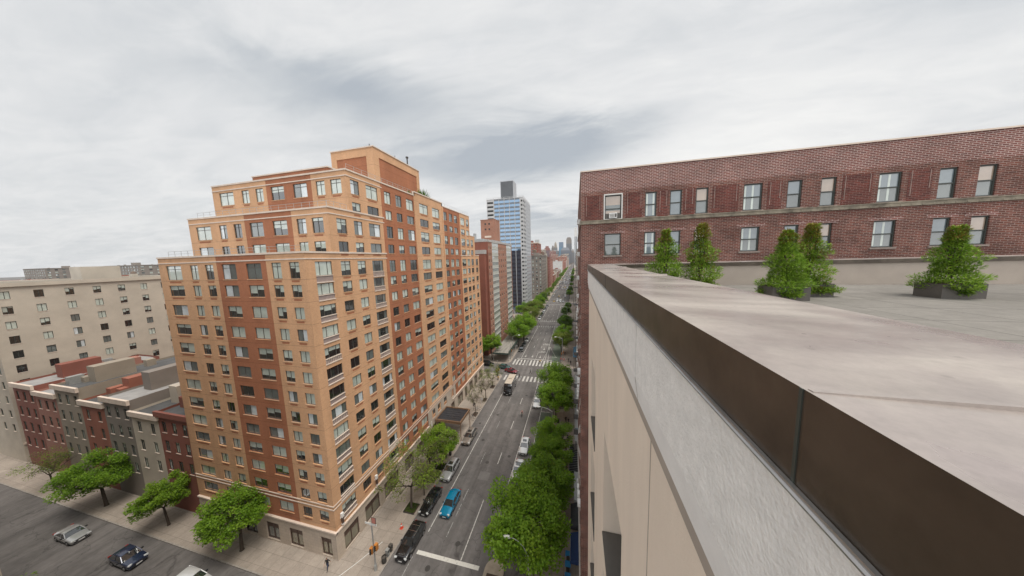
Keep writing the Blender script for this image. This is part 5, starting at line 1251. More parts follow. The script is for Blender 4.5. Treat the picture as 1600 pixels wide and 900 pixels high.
for row,x in enumerate((-23.0,-19.6,-16.4,-13.2,-10.2)):
    y=262 if row in (0,4) else 318
    while y<1100:
        y+=rc.uniform(6.3,8.5) if row in(0,4) else rc.uniform(8,22)
        if (y-225)%75<11: continue
        if y>600 and rc.random()<.5: continue
        c=rc.choice(['white','white','white','silver','black','grey','red','yellow','navy','white','silver']); kd=rc.choice(['sedan','suv','cross','suv','van' if c=='white' else 'sedan'])
        car(kd,c,x+rc.uniform(-.2,.2),y,f"distant {c} {'parked' if row in (0,4) else 'driving'} car beyond the third crossing",f"distant {c} {'parked' if row in(0,4) else 'driving'} cars",name='parked_car' if row in(0,4) else 'moving_car'); cnt+=1
        if cnt>230: break
for k,(x,y,c,kd) in enumerate(((-40,17.8,'grey','sedan'),(-47,17.8,'white','suv'),(-60,17.8,'navy','cross'),(-74,17.9,'silver','sedan'),(-52,11.0,'black','suv'))):
    car(kd,c,x,y,f"{c} car on the near side street, {['nearest the corner','second from the corner','third from the corner','fourth from the corner','on the opposite kerb'][k]}",'cars on the near side street',rz=R_(90))

# dark shuttle bus with a pale roof
def bus():
    o=(-19.55,73.2,0); root=empty('shuttle_bus',o,'dark shuttle bus with pale cream roof driving in the outer lane','bus')
    x0,x1,y0,y1,H=-20.75,-18.35,69.6,77.4,3.2
    b=MB()
    def sec(y,zt,f=1,zb=.35):
        c=(x0+x1)/2; w=(x1-x0)/2*f; h=[(w*.97,zb),(w,zb+.15),(w,zt-.3),(w*.97,zt-.08),(w*.86,zt)]
        return [(c+x,y,z) for x,z in h]+[(c,y,zt+.03)]+[(c-x,y,z) for x,z in reversed(h)]
    loft(b,[sec(y0,1.25,.86,.45),sec(y0+.12,1.5,.95),sec(y0+.75,1.72,.97)],0); loft(b,[sec(y0+.76,2.65,.98),sec(y0+1.1,3.05,1),sec(y0+1.4,H),sec(y1-.15,H),sec(y1,H-.12,.97)],0)
    body=b.build('bus_body',[paint('black',PC['black'])],root,o); shade(body,.6)
    r=MB(); r.box(x0+.14,x1-.14,y0+1.2,y1-.2,H+.03,H+.12); r.box(x0+.7,x1-.7,y0+4.2,y0+5.4,H+.12,H+.34); r.build('roof_panel',mat('bus_roof_cream',(.50,.43,.35),.6,.06,.6),root,o)
    g=MB(); g.face([(x0+.2,y0+.74,1.75),(x1-.2,y0+.74,1.75),(x1-.25,y0+.9,2.75),(x0+.25,y0+.9,2.75)])
    g.build('windscreen',M['carglass'],root,o)
    s=MB()
    for k in range(5):
        ya=y0+1.5+k*1.18; s.box(x1-.005,x1+.012,ya,ya+1.05,1.6,2.6); s.box(x0-.012,x0+.005,ya,ya+1.05,1.6,2.6)
    s.build('side_windows',M['carglass'],root,o)
    t=MB(); t.box(x0+.25,x1-.25,y0-.12,y0+.05,.4,.62); t.box(x0+.55,x1-.55,y0-.03,y0+.02,.75,1.15); t.build('bumper',M['trim_black'],root,o)
    for s_ in (x0+.35,x1-.35):
        q=MB(); q.tube([(s_,y0+.02,.95),(s_,y0-.04,.95)],.13,10); q.build('headlight',M['headlight'],root,o)
    for s_,d in ((x0,-1),(x1,1)):
        q=MB(); q.tube([(s_,y0+.9,2.3),(s_+d*.3,y0+.65,2.3)],.02,4); q.box(s_+d*.3-.06,s_+d*.3+.06,y0+.6,y0+.68,1.95,2.35); q.build('mirror',M['black'],root,o)
        for y in (y0+1.2,y1-1.9):
            w=MB(); w.tube([(s_-d*.3,y,.45),(s_+d*.01,y,.45)],.45,16); ww=w.build('wheel',M['tyre'],root,o); w=MB(); w.tube([(s_-d*.1,y,.45),(s_+d*.03,y,.45)],.25,10); w.build('rim',M['rim'],ww,o)
    p=MB(); p.box(-19.8,-19.3,y0-.14,y0-.12,.45,.58); p.build('number_plate',M['white'],root,o)
bus()

# ================================================================== PEOPLE
def fig_mesh(pose,name):
    """one continuous skinned body; faces the -Y direction"""
    V=[];E=[];Rr=[]
    def v(p,r,par=None):
        V.append(p);Rr.append(r if isinstance(r,tuple) else (r,r))
        if par is not None:E.append((par,len(V)-1))
        return len(V)-1
    if pose=='walk': hips=((.09,-.02),(-.09,.02)); knee=((.10,-.22,.52),(-.10,.06,.50)); foot=((.10,-.30,.09),(-.10,.38,.12)); hand=((.26,.22,.86),(-.26,-.25,.90)); elb=((.25,.10,1.12),(-.25,-.02,1.10)); pel=(0,0,.95)
    elif pose=='stand': hips=((.09,0),(-.09,0)); knee=((.10,-.02,.50),(-.11,-.02,.50)); foot=((.11,.02,.08),(-.13,.0,.08)); hand=((.27,-.03,.80),(-.20,-.24,1.0)); elb=((.26,.03,1.12),(-.27,-.02,1.12)); pel=(0,0,.94)
    else: hips=((.09,0),(-.09,0)); knee=((.13,-.38,.78),(-.13,-.34,.62)); foot=((.13,-.28,.38),(-.13,-.16,.22)); hand=((.22,-.62,1.05),(-.22,-.62,1.05)); elb=((.26,-.34,1.12),(-.26,-.34,1.12)); pel=(0,.12,.98)
    lean=-.30 if pose=='cycle' else -.03
    p=v(pel,(.15,.11)); s1=v((0,pel[1]+lean*.3,pel[2]+.18),(.135,.10),p); s2=v((0,pel[1]+lean*.8,pel[2]+.38),(.16,.11),s1); n=v((0,pel[1]+lean,pel[2]+.53),.058,s2); h0=v((0,pel[1]+lean*1.1,pel[2]+.62),(.075,.085),n); h1=v((0,pel[1]+lean*1.12-.01,pel[2]+.71),(.085,.10),h0); h2=v((0,pel[1]+lean*1.1,pel[2]+.79),(.06,.07),h1)
    for i in (0,1):
        sx=1 if i==0 else -1
        a=v((sx*.19,pel[1]+lean*.9,pel[2]+.45),.062,s2); e=v(elb[i],.045,a); hd=v(hand[i],.032,e); d=(Vector(hand[i])-Vector(elb[i])).normalized(); pm=v(tuple(Vector(hand[i])+d*.06),(.036,.02),hd)
        for k in range(4): f=v(tuple(Vector(hand[i])+d*.10+Vector((0,(k-1.5)*.02,0))),.010,pm); v(tuple(Vector(hand[i])+d*(.155-.008*abs(k-1.3))+Vector((-sx*.012,(k-1.5)*.022,-.01))),.008,f)
        t=v(tuple(Vector(hand[i])+d*.05+Vector((-sx*.01,-.045,0))),.010,pm); v(tuple(Vector(hand[i])+d*.10+Vector((-sx*.02,-.05,0))),.008,t)
        hp=v((sx*.095,pel[1],pel[2]-.08),.095,p); kn=v(knee[i],.06,hp); an=v(foot[i],.042,kn); v((foot[i][0]+sx*.02,foot[i][1]-.17,foot[i][2]-.035),(.042,.03),an)
    me=bpy.data.meshes.new(name); me.from_pydata(V,E,[]); ob=bpy.data.objects.new('tmp',me); COL.objects.link(ob)
    bpy.context.view_layer.objects.active=ob
    md=ob.modifiers.new('Skin','SKIN'); md.use_smooth_shade=True
    for i,r in enumerate(Rr): me.skin_vertices[0].data[i].radius=r
    me.skin_vertices[0].data[0].use_root=True
    sb=ob.modifiers.new('Sub','SUBSURF'); sb.levels=1; sb.render_levels=1
    bpy.context.view_layer.update(); dg=bpy.context.evaluated_depsgraph_get(); m2=bpy.data.meshes.new_from_object(ob.evaluated_get(dg)); bpy.data.objects.remove(ob)
    m2.name=name
    for k in range(5): m2.materials.append(M['black'])
    hz=pel[2]+.56; hy=pel[1]+lean*1.1
    for f in m2.polygons:
        c=f.center; zr=c.z
        if zr>hz and abs(c.x)<.14: k=3 if (zr>pel[2]+.735 or c.y>hy+.02) else 2
        elif min((c-Vector(q)).length for q in hand)<.19 and c.z<pel[2]+.3: k=2
        elif min((c-Vector(q)).length for q in foot)<.12 or min((c-Vector((q[0],q[1]-.15,q[2]-.03))).length for q in foot)<.13: k=4
        elif (zr<pel[2]+.02): k=1
        else: k=0
        f.material_index=k
    return m2
FM={k:fig_mesh(k,'person') for k in ('walk','stand','cycle')}
SKIN=mat('skin',(.45,.26,.18),.6,.05,4); HAIR=mat('hair',(.03,.02,.015),.7,0); SHOE=mat('shoes',(.03,.03,.03),.6,0)
CL={}
def cloth(c):
    k='cloth_%d_%d_%d'%tuple(int(x*99) for x in c)
    if k not in CL: CL[k]=mat(k,c,.85,.12,5,obj=True)
    return CL[k]
def person(pose,x,y,rz,top,legs,label,group=None,z=.13,sc=1.0):
    ob=bpy.data.objects.new('person',FM[pose]); COL.objects.link(ob); ob.location=(x,y,z-.04*0); ob.rotation_euler=(0,0,rz); ob.scale=(sc,)*3
    for i,m in enumerate((cloth(top),cloth(legs),SKIN,HAIR,SHOE)): ob.material_slots[i].link='OBJECT'; ob.material_slots[i].material=m
    return tag(ob,label,'person',group)
BK=(.012,.012,.014); DG=(.05,.05,.06); NV=(.02,.03,.07); WH=(.65,.64,.62); YL=(.6,.36,.05); BR=(.13,.07,.04); RD=(.35,.04,.03); PK=(.6,.33,.30); GR=(.2,.2,.21); JN=(.06,.09,.16)
PG='people on the pavements and crossings'
person('walk',-2.3,60.1,0,BK,BK,'taller of two people in black walking side by side past the blue fascia',PG); person('walk',-1.7,59.7,0,BK,DG,'shorter of two people in black walking side by side past the blue fascia',PG,sc=.93)
person('walk',-1.75,54.6,math.pi,WH,BK,'person in white top and black trousers by the pale fascia',PG); person('stand',-1.6,53.2,0,NV,BK,'person in navy just short of the white topped walker',PG); person('walk',-1.95,50.6,0,BK,BK,'person in black walking at the end of the ribbed black awning',PG)
person('walk',-1.75,38.3,0,BK,DG,'person in black walking alone beside the grey awning',PG); person('stand',-1.7,45.6,.6,DG,BK,'person in grey standing at the kerb side of the ribbed black awning',PG)
person('walk',-2.7,97.8,0,DG,BK,'person in dark grey at the corner beyond the first crossing',PG); person('walk',-1.8,95.4,math.pi,BK,BK,'person in black on the corner beyond the first crossing, nearer the wall',PG); person('stand',-4.2,104.5,0,BK,NV,'person in black and navy by the merge lines',PG)
person('walk',-20.9,94.4,1.5,WH,JN,'person in white crossing on the far ladder markings',PG,z=0); person('walk',-19.5,93.6,1.5,BK,BK,'person in black crossing on the far ladder markings',PG,z=0)
person('walk',-18.4,81.6,-1.3,BK,NV,'person in dark clothes on the near ladder markings behind the bus',PG,z=0); person('walk',-15.3,85.4,-1.5,DG,BK,'person in grey walking mid junction at the first side street',PG,z=0)
person('walk',-28.8,42.2,0,BK,BR,'person in black carrying a red bag on the pavement by the lime tree',PG); person('walk',-28.7,37.9,math.pi,NV,BK,'person in navy walking beyond the thinly leaved tree',PG); person('stand',-25.2,46.6,0,BK,BK,'person in black standing at the kerb near the tan car',PG)
person('stand',-24.9,78.4,0,YL,BK,'person in a yellow coat waiting at the first crossing',PG); person('walk',-27.3,69.2,0,BK,BK,'person in black walking past the bare trees',PG); person('walk',-26.7,61.5,math.pi,DG,BK,'person in dark grey walking beyond the bicycles',PG)
person('walk',-31.7,23.0,.3,BK,NV,'person in black at the corner of the near side street',PG)
person('walk',-1.0,41.0,0,GR,JN,'person in grey and jeans under the shop fronts',PG); person('stand',-1.4,27.8,0,BR,BK,'person in brown beside the blue cafe tables',PG)
person('walk',-20.9,150.2,1.5,BK,BK,'person in black at the second crossing near the tower side',PG,z=0); person('walk',-17.1,162.5,1.5,DG,DG,'person in grey on the far side of the second junction',PG,z=0)
bg=MB(); bg.obox((-28.42,42.2,.62),.34,.16,.36,.3); tag(bg.build('shopping_bag',cloth(RD),None,(-28.42,42.2,.44)),'red shopping bag carried by the person by the lime tree','bag')
def bicycle(x,y,rz,label,group=None,z=0,col='rim',lean=0):
    o=(0,0,0); root=empty('bicycle',(x,y,z),label,'bicycle',group,rz); root.rotation_euler=(0,lean,rz)
    f=MB(); P=[(0,.05,.28),(0,-.33,.62),(0,.18,.82),(0,.52,.34),(0,-.52,.34)]
    for a_,b_ in ((0,1),(0,2),(1,2),(0,3),(2,3)): f.tube([P[a_],P[b_]],.018,5)
    f.tube([(0,-.33,.62),(0,-.36,.95)],.016,5); f.tube([(0,.18,.82),(0,.21,.93)],.014,5); f.tube([(0,-.33,.62),(0,-.52,.34)],.016,5); fr=f.build('frame',M[col],root,o)
    for yy in (-.52,.52):
        w=MB(); w.tube([(0,yy+.33*math.cos(t*math.pi/9),.34+.33*math.sin(t*math.pi/9)) for t in range(19)],.018,5,caps=False); ww=w.build('wheel',M['tyre'],root,o); s=MB()
        for t in range(7): s.tube([(0,yy,.34),(0,yy+.32*math.cos(t*.9),.34+.32*math.sin(t*.9))],.003,3)
        s.build('rim',M['rim'],ww,o)
    h=MB(); h.tube([(-.22,-.5,.98),(0,-.37,.97),(.22,-.5,.98)],.014,5); h.build('handlebar',M['black'],root,o); s=MB(); s.obox((0,.22,.95),.15,.26,.05); s.build('saddle',M['black'],root,o)
    return root
bicycle(-13.3,61.0,0,'pale bicycle ridden towards the camera in the lane',col='white'); person('cycle',-13.3,61.0,0,PK,BK,'cyclist in a pink and white top riding in the open lane',z=0)
for k,(x,y) in enumerate(((-25.5,56.6),(-25.4,57.4),(-25.6,60.6),(-25.4,61.3),(-25.5,64.4))): bicycle(x,y,1.4+k*.1,f"{['first','second','third','fourth','fifth'][k]} parked bicycle beyond the entrance canopy, counting away from it",'bicycles parked by the bare trees',z=.13,col='steel',lean=.08)
# motor scooter shapes: dark delivery bikes by the kerb
for k,(x,y) in enumerate(((-13.2,94.6),(-4.3,99.4))): 
    bicycle(x,y,1.4,['delivery bicycle on the far ladder crossing','bicycle leaning near the orange barrier'][k],z=.0 if k==0 else .13,col='rim')
person('cycle',-13.2,94.6,1.4,YL,BK,'rider in a yellow jacket on the far ladder crossing',PG,z=0)

# ================================================================== STREET FURNITURE
def lamp(x,y,hp,head,label,base=.13):
    o=(x,y,base); root=empty('street_lamp',o,label,'street lamp','street lamps on the avenue')
    p=MB(); p.tube([(x,y,base),(x,y,base+.5),(x,y,base+.6),(x,y,hp)],[.17,.15,.1,.065],10); p.tube([(x,y,hp),(x,y,hp+.12)],[.10,.05],8); p.build('pole',M['steel'],root,o)
    a=MB(); hx,hy,hz=head; n=10; pts=[]
    for i in range(n+1):
        t=i/n; pts.append((x+(hx-x)*(t**1.25),y+(hy-y)*t,(hp-.1)+(hz-hp+.1)*(1-(1-t)**2.1)))
    a.tube(pts,[.05]*3+[.04]*(n-2),7); a.tube([(x,y,hp-2.2),(x+(hx-x)*.12,y+(hy-y)*.12,hp-.3),pts[3]],.022,5); a.build('arm',M['steel'],root,o)
    h=MB(); d=-1 if hx<x else 1; h.tube([(hx-d*.15,hy,hz),(hx+d*.1,hy,hz),(hx+d*.55,hy,hz-.03),(hx+d*.75,hy,hz-.08)],[.06,.16,.18,.05],10); h.build('lamp_head',M['white'],root,o)
lamp(-5.0,24.1,8.1,(-7.0,24.1,9.9),'street lamp curving over the largest bright tree by the refuge')
lamp(-4.75,51,8.3,(-7.3,51.2,8.95),'street lamp above the row of white cars, second along the awning side')
lamp(-5.0,100.5,8.3,(-7.4,100.5,9.0),'street lamp beyond the first crossing on the awning side'); lamp(-25.2,100.3,8.3,(-22.6,100.3,9.2),'street lamp beside the scaffold shed')
lamp(-5.1,165,8.3,(-7.6,165,9.1),'street lamp past the second crossing, awning side'); lamp(-25.1,236,8.3,(-22.5,236,9.1),'street lamp past the third crossing, tower side')
# braces and small sign on the near lamp
def sig(x,y,label,h=4.6,top=6.7,face=-1,walk=True):
    o=(x,y,.13); root=empty('traffic_signal',o,label,'traffic signal','traffic signals at the crossings')
    p=MB(); p.tube([(x,y,.13),(x,y,.9),(x,y,1.0),(x,y,top)],[.2,.17,.10,.075],10); p.tube([(x,y,top),(x,y,top+.1)],[.12,.04],8); p.build('pole',M['steel'],root,o)
    yb=MB(); 
    for (dx,dy,z) in ((-.28,-.05,3.05),(.36,.05,3.6)):
        h_=MB(); h_.box(x+dx-.2,x+dx+.2,y+dy-.2,y+dy+.18,z-.4,z+.42,0)
        for q in (-.25,0,.25): h_.tube([(x+dx,y+dy-.2,z+q),(x+dx,y+dy-.34,z+q)],[.11,.12],8,1)
        h_.build('signal_head',[mat('signal_amber',(.50,.19,.04),.5,.1,4) if 'signal_amber' not in bpy.data.materials else bpy.data.materials['signal_amber'],M['black']],root,o)
        b=MB(); b.tube([(x,y,z),(x+dx,y+dy,z)],.03,5); b.build('bracket',M['steel'],root,o)
    return root,o
r_,o_=sig(-25.4,24.3,'signal pole with orange heads and street sign at the near corner by the black car')
s=MB(); s.box(-26.35,-24.6,24.26,24.30,6.75,7.0,0); s.build('street_sign',M['white'],r_,o_)
s=MB(); s.box(-25.25,-24.6,24.2,24.24,7.1,7.95,0); s.box(-25.2,-24.65,24.19,24.2,7.15,7.9,1); s.tube([(-25.4,24.3,6.8),(-25.1,24.22,7.4)],.03,5); s.build('round_sign',[M['black'],mat('sign_red_faded',(.5,.20,.16),.6,.15,6)],r_,o_)
sig(-25.2,79.0,'signal pole at the first side street, apartment side'); sig(-25.3,97.2,'signal pole by the scaffold shed at the first side street'); sig(-5.0,98.4,'signal pole on the awning side beyond the first crossing'); sig(-5.0,78.6,'signal pole on the awning side before the first crossing'); sig(-25.0,150.6,'signal pole at the second side street, tower side')
def bin_(x,y,label):
    o=(x,y,.13); root=empty('litter_bin',o,label,'litter bin'); b=MB()
    b.tube([(x,y,.15),(x,y,.95)],[.24,.30],14,caps=False); 
    for z in (.2,.55,.95): b.tube([(x+.3*math.cos(t*math.pi/8),y+.3*math.sin(t*math.pi/8),z) for t in range(17)],.02,4,caps=False)
    b.build('basket',M['iron'],root,o); l=MB(); l.tube([(x,y,.3),(x,y,.85)],.22,12); l.build('liner',M['frame_m'],root,o)
bin_(-24.95,25.3,'wire litter bin beside the near signal pole'); bin_(-25.2,44.8,'wire litter bin short of the entrance canopy'); bin_(-5.1,55.5,'wire litter bin on the awning side past the second lamp')
# newspaper boxes next to the bin
for k,(x,y,c) in enumerate(((-25.0,26.05,'steel'),(-25.0,26.65,'frame_m'))):
    o=(x,y,.13); root=empty('newspaper_box',o,['grey newspaper box next to the wire bin','brown newspaper box, farther from the wire bin'][k],'newspaper box'); b=MB(); b.box(x-.22,x+.22,y-.2,y+.2,.45,1.15); b.box(x-.06,x+.06,y-.06,y+.06,.15,.45); b.box(x-.2,x+.2,y-.18,y+.18,.13,.16); b.build('box',M[c],root,o); b=MB(); b.box(x+.22,x+.225,y-.15,y+.15,.75,1.05); b.build('door',M['g_dark'],root,o)
def cone(x,y,label,sc=1,base=.13):
    o=(x,y,base); root=empty('traffic_cone',o,label,'traffic cone'); b=MB(); b.tube([(x,y,base+.03),(x,y,base+.7*sc)],[.17*sc,.04*sc],14); b.build('cone_body',mat('cone_orange',(.70,.07,.03),.6,.05,4) if 'cone_orange' not in bpy.data.materials else bpy.data.materials['cone_orange'],root,o)
    c=MB(); c.box(x-.2*sc,x+.2*sc,y-.2*sc,y+.2*sc,base,base+.04); c.build('base',bpy.data.materials['cone_orange'],root,o); d=MB(); d.tube([(x,y,base+.36*sc),(x,y,base+.5*sc)],[.115*sc,.085*sc],14); d.build('reflective_band',M['white'],root,o)
cone(-25.55,29.7,'orange traffic cone on the pavement beside the first black car',1.15)
for k in range(3): cone(-4.6-.5*k,99.6+.5*k,['orange cone nearest the wall at the works corner','middle orange cone at the works corner','orange cone nearest the road at the works corner'][k])
# orange and white works barrier
o=(-4.6,98.9,.13); root=empty('works_barrier',o,'orange and white works barrier at the far corner of the first junction','barrier'); b=MB(); 
for z in (.5,.9): 
    for k in range(6): b.box(-5.4+k*.28,-5.12+k*.28,98.88,98.92,z,z+.2,k%2)
b.build('board',[bpy.data.materials['cone_orange'],M['white']],root,o); b=MB(); 
for x in (-5.3,-3.9): b.tube([(x,98.7,.13),(x,98.9,1.15),(x,99.1,.13)],.03,4)
b.build('leg',M['steel'],root,o)
# tree pits with low rails and ground plants
def pit(x0,x1,y0,y1,label,green=True):
    o=((x0+x1)/2,(y0+y1)/2,.13); root=empty('tree_pit',o,label,'tree pit','tree pits in the pavement'); s=MB(); s.face([(x0,y0,.137),(x1,y0,.137),(x1,y1,.137),(x0,y1,.137)]); s.build('soil',M['soil'],root,o)
    r=MB(); 
    for (a_,b_,c_,d_) in ((x0,x1,y0-.03,y0+.03),(x0,x1,y1-.03,y1+.03),(x0-.03,x0+.03,y0,y1)): r.box(a_,b_,c_,d_,.13,.30)
    r.build('edge_rail',M['iron'],root,o)
    if green:
        l=MB(); rn=random.Random(int(y0*10))
        for k in range(700):
            p=Vector((rn.uniform(x0+.1,x1-.1),rn.uniform(y0+.1,y1-.1),.15)); d=Vector((rn.gauss(0,.6),rn.gauss(0,.6),1)).normalized(); leafcard(l,p+Vector((0,0,rn.random()*.22)),d,Vector((rn.gauss(0,1),rn.gauss(0,1),.2)).normalized(),.16,.07)
        l.build('plants',M['leaf_dark'],root,o)
pit(-26.9,-25.0,31.9,33.6,'planted tree pit beside the orange cone'); pit(-26.6,-24.9,37.9,39.8,'planted tree pit beside the silver parked car'); pit(-26.2,-24.8,40.8,42.4,'planted tree pit under the lime tree'); pit(-25.9,-24.8,58.2,59.8,'bare soil tree pit beyond the canopy',False); pit(-25.7,-24.8,65.4,67,'bare soil tree pit level with the bus',False); pit(-26.0,-24.8,73,74.6,'bare soil tree pit nearest the first crossing',False)
pit(-5.3,-3.9,59.5,61.2,'tree pit of the exposed trunk past the second lamp',True)
# shrubs in pots by the silver car
for k,(x,y,r) in enumerate(((-26.9,38.6,.55),(-25.0,39.4,.5),(-26.9,41.4,.5),(-26.0,44.0,.5))):
    o=(x,y,.13); root=empty('bush',o,['rounded dark bush left of the tree by the silver car','rounded dark bush at the kerb by the silver car','dark bush beside the silver car tail','dark bush at the foot of the lime tree'][k],'bush','dark bushes by the kerb'); l=MB(); rn=random.Random(k)
    for q in range(900):
        v=Vector((rn.gauss(0,1),rn.gauss(0,1),rn.gauss(0,1))).normalized(); p=Vector((x,y,.13+r*.95))+v*r*rn.uniform(.7,1.05)*(1+.2*math.sin(v.x*5+v.y*4)); leafcard(l,p,(v+Vector((rn.gauss(0,.5),rn.gauss(0,.5),.2))).normalized(),Vector((rn.gauss(0,.5),rn.gauss(0,.5),1)).normalized(),.14,.07)
    l.build('foliage',M['leaf_dark'],root,o); t=MB(); t.tube([(x,y,.13),(x,y,.13+r)],.05,6); t.build('stem',M['bark'],root,o)
# refuge island
def refuge():
    o=(-10.2,26.0,0); root=empty('refuge_island',o,'rounded concrete refuge island with a brown soil bed','refuge island')
    x0,x1,yt=-11.5,-8.95,27.6; cx=(x0+x1)/2; r=(x1-x0)/2; b=MB(); out=[(x0,14.0),(x0,yt)]+[(cx-r*math.cos(t*math.pi/12),yt+r*.95*math.sin(t*math.pi/12)) for t in range(1,12)]+[(x1,yt),(x1,14.0)]
    inn=[(x0+.42,14.4),(x0+.42,27.1),(x1-.42,27.1),(x1-.42,14.4)]
    top=[(p[0],p[1],.2) for p in out]
    # top ring built as strips round the bed
    b.face([(x0,14,.2),(x0+.42,14.4,.2),(x0+.42,27.1,.2),(x0,yt,.2)]); b.face([(x1,yt,.2),(x1-.42,27.1,.2),(x1-.42,14.4,.2),(x1,14,.2)]); b.face([(x0,14,.2),(x1,14,.2),(x1-.42,14.4,.2),(x0+.42,14.4,.2)])
    b.face([(x0,yt,.2),(x0+.42,27.1,.2),(x1-.42,27.1,.2),(x1,yt,.2)]+[(p[0],p[1],.2) for p in reversed(out[2:13])])
    for i in range(len(out)):
        p,q=out[i],out[(i+1)%len(out)]; b.face([(p[0],p[1],0),(q[0],q[1],0),(q[0],q[1],.2),(p[0],p[1],.2)])
    b.build('kerb',mat('refuge_concrete',(.42,.35,.27),.9,.15,1.5),root,o); s=MB(); s.face([(inn[i][0],inn[i][1],.17) for i in range(4)]); s.build('soil_bed',M['soil'],root,o)
refuge()
# sidewalk shed (scaffold) on the second block
def shed():
    o=(-27.5,93.5,.13); root=empty('sidewalk_shed',o,'scaffold pavement shed with weathered plank deck and dark green hoarding','scaffold')
    d=MB(); x0,x1,y0,y1=-31.5,-25.0,92.9,133
    for k in range(22): d.box(x0+k*.295,x0+.28+k*.295,y0,y1,3.75,3.85)
    d.build('plank_deck',mat('shed_planks',(.27,.25,.22),.9,.25,1.2,streak=(1,.1,1)),root,o)
    g=MB(); g.box(x1,x1+.06,y0+.3,y1,3.4,4.75); g.box(x0,x1,y0-.06,y0,3.4,4.1); g.build('hoarding',mat('shed_green',(.05,.075,.06),.7,.2,1),root,o)
    r=MB()
    for k in range(9): 
        r.tube([(x0+k*.8,y0-.03,4.1),(x0+k*.8,y0-.03,4.9)],.03,4)
    r.tube([(x0,y0-.03,4.9),(x1,y0-.03,4.9)],.03,4); r.build('railing',M['steel'],root,o)
    y=y0+.4; k=0
    while y<y1:
        for x in (x1-.15,x0+.3):
            p=MB(); p.tube([(x,y,.13),(x,y,3.75)],.055,6); p.build('post',M['steel'],root,o)
        y+=2.7
    b=MB(); y=y0+.4
    while y+2.7<y1:
        b.tube([(x1-.15,y,.6),(x1-.15,y+2.7,3.4)],.025,4); b.tube([(x1-.15,y,3.4),(x1-.15,y+2.7,.6)],.025,4); y+=5.4
    b.build('brace',M['steel'],root,o)
shed()
# awnings and fascias along the awning side
def awning(x0,x1,y0,y1,z,c,label,ribs=True,drop=.35,slope=.5,posts=False):
    o=((x0+x1)/2,(y0+y1)/2,z); root=empty('awning',o,label,'awning','awnings along the pavement'); m=mat('awning_cloth',c,.75,.12,1.5)
    b=MB(); b.face([(x0,y0,z),(x0,y1,z),(x1,y1,z+slope),(x1,y0,z+slope)]); b.face([(x0,y0,z-drop),(x0,y1,z-drop),(x0,y1,z),(x0,y0,z)]); b.face([(x0,y0,z-drop),(x0,y0,z),(x1,y0,z+slope),(x1,y0,z-drop)]); b.face([(x0,y1,z-drop),(x0,y1,z),(x1,y1,z+slope),(x1,y1,z-drop)])
    b.build('canvas',m,root,o)
    f=MB(); f.tube([(x0,y0,z+.01),(x0,y1,z+.01)],.03,5)
    if ribs:
        n=int((y1-y0)/.55)
        for k in range(n+1): yy=y0+(y1-y0)*k/n; f.tube([(x0,yy,z+.01),(x1,yy,z+slope+.01)],.018,4)
    if posts:
        for yy in (y0+.1,(y0+y1)/2,y1-.1): f.tube([(x0,yy,.13),(x0,yy,z)],.04,6)
    f.build('frame',M['steel'] if not ribs or posts else M['iron'],root,o)
awning(-1.15,.44,42.3,48.9,3.0,(.025,.026,.027),'ribbed black awning on posts, longest along the pavement',posts=True)
awning(-.7,.44,32.7,36.2,3.0,(.05,.053,.06),'charcoal striped awning next to the dark blue one')
awning(-.7,.44,28.6,32.0,2.9,(.012,.035,.11),'dark navy blue awning above the blue cafe tables',ribs=False)
def fascia(x0,x1,y0,y1,z0,z1,c,label):
    o=((x0+x1)/2,(y0+y1)/2,z0); root=empty('shop_fascia',o,label,'shop fascia','shop fascias along the pavement'); b=MB(); b.box(x0,x1,y0,y1,z0,z1); b.build('board',mat('fascia_board',c,.6,.08,1),root,o); e=MB(); e.box(x0-.02,x1,y0,y1,z1,z1+.05); e.build('cap',M['steel'],root,o)
fascia(-.25,.44,36.4,41.8,3.1,3.5,(.55,.54,.52),'white shop fascia between the charcoal and ribbed black awnings'); fascia(-.2,.44,49.2,53.1,3.1,3.6,(.60,.57,.53),'pale shop fascia beyond the ribbed black awning'); fascia(-.15,.5,53.2,79,3.1,3.7,(.03,.17,.36),'long bright blue shop fascia before the first junction')
awning(-.9,.5,96.5,107,3.0,(.10,.24,.36),'pale blue awning past the first junction',ribs=False)
def table(x,y,k):
    o=(x,y,.13); root=empty('cafe_table',o,f"square blue cafe table, {['nearest the camera end','second','third','last and nearest the navy awning'][k]} in its row",'table','blue cafe tables'); m=mat('table_blue',(.03,.25,.55),.5,.05,3) if 'table_blue' not in bpy.data.materials else bpy.data.materials['table_blue']
    t=MB(); t.box(x-.36,x+.36,y-.36,y+.36,.82,.87); t.build('tabletop',m,root,o); l=MB(); l.tube([(x,y,.13),(x,y,.82)],.035,6); l.box(x-.22,x+.22,y-.22,y+.22,.13,.16); l.build('leg',M['iron'],root,o)
for k,y in enumerate((27.2,28.5,29.8,31.0)): table(-1.0,y,k)
for k,y in enumerate((27.8,29.1,30.4)):
    o=(-1.0,y,.13); root=empty('cafe_chair',o,f"dark cafe chair {['between the first and second','between the second and third','between the third and last'][k]} blue table",'chair','dark cafe chairs'); s=MB(); s.box(-1.2,-.8,y-.2,y+.2,.55,.6); s.build('seat',M['iron'],root,o); s=MB(); s.box(-1.2,-.8,y+.17,y+.21,.6,1.0); s.build('backrest',M['iron'],root,o)
    for dx in (-.17,.17):
        for dy in (-.17,.17): s=MB(); s.tube([(-1+dx,y+dy,.13),(-1+dx,y+dy,.55)],.018,4); s.build('leg',M['iron'],root,o)
# a pavement cable guard strip at the corner
cb=MB(); cb.tube([(-27.0,27.4,.15),(-28.4,24.6,.15),(-30.2,21.6,.15)],.03,5); tag(cb.build('cable',M['white'],None,(-28.4,24.6,.13)),'white cable lying across the corner pavement behind the signal pole','cable')
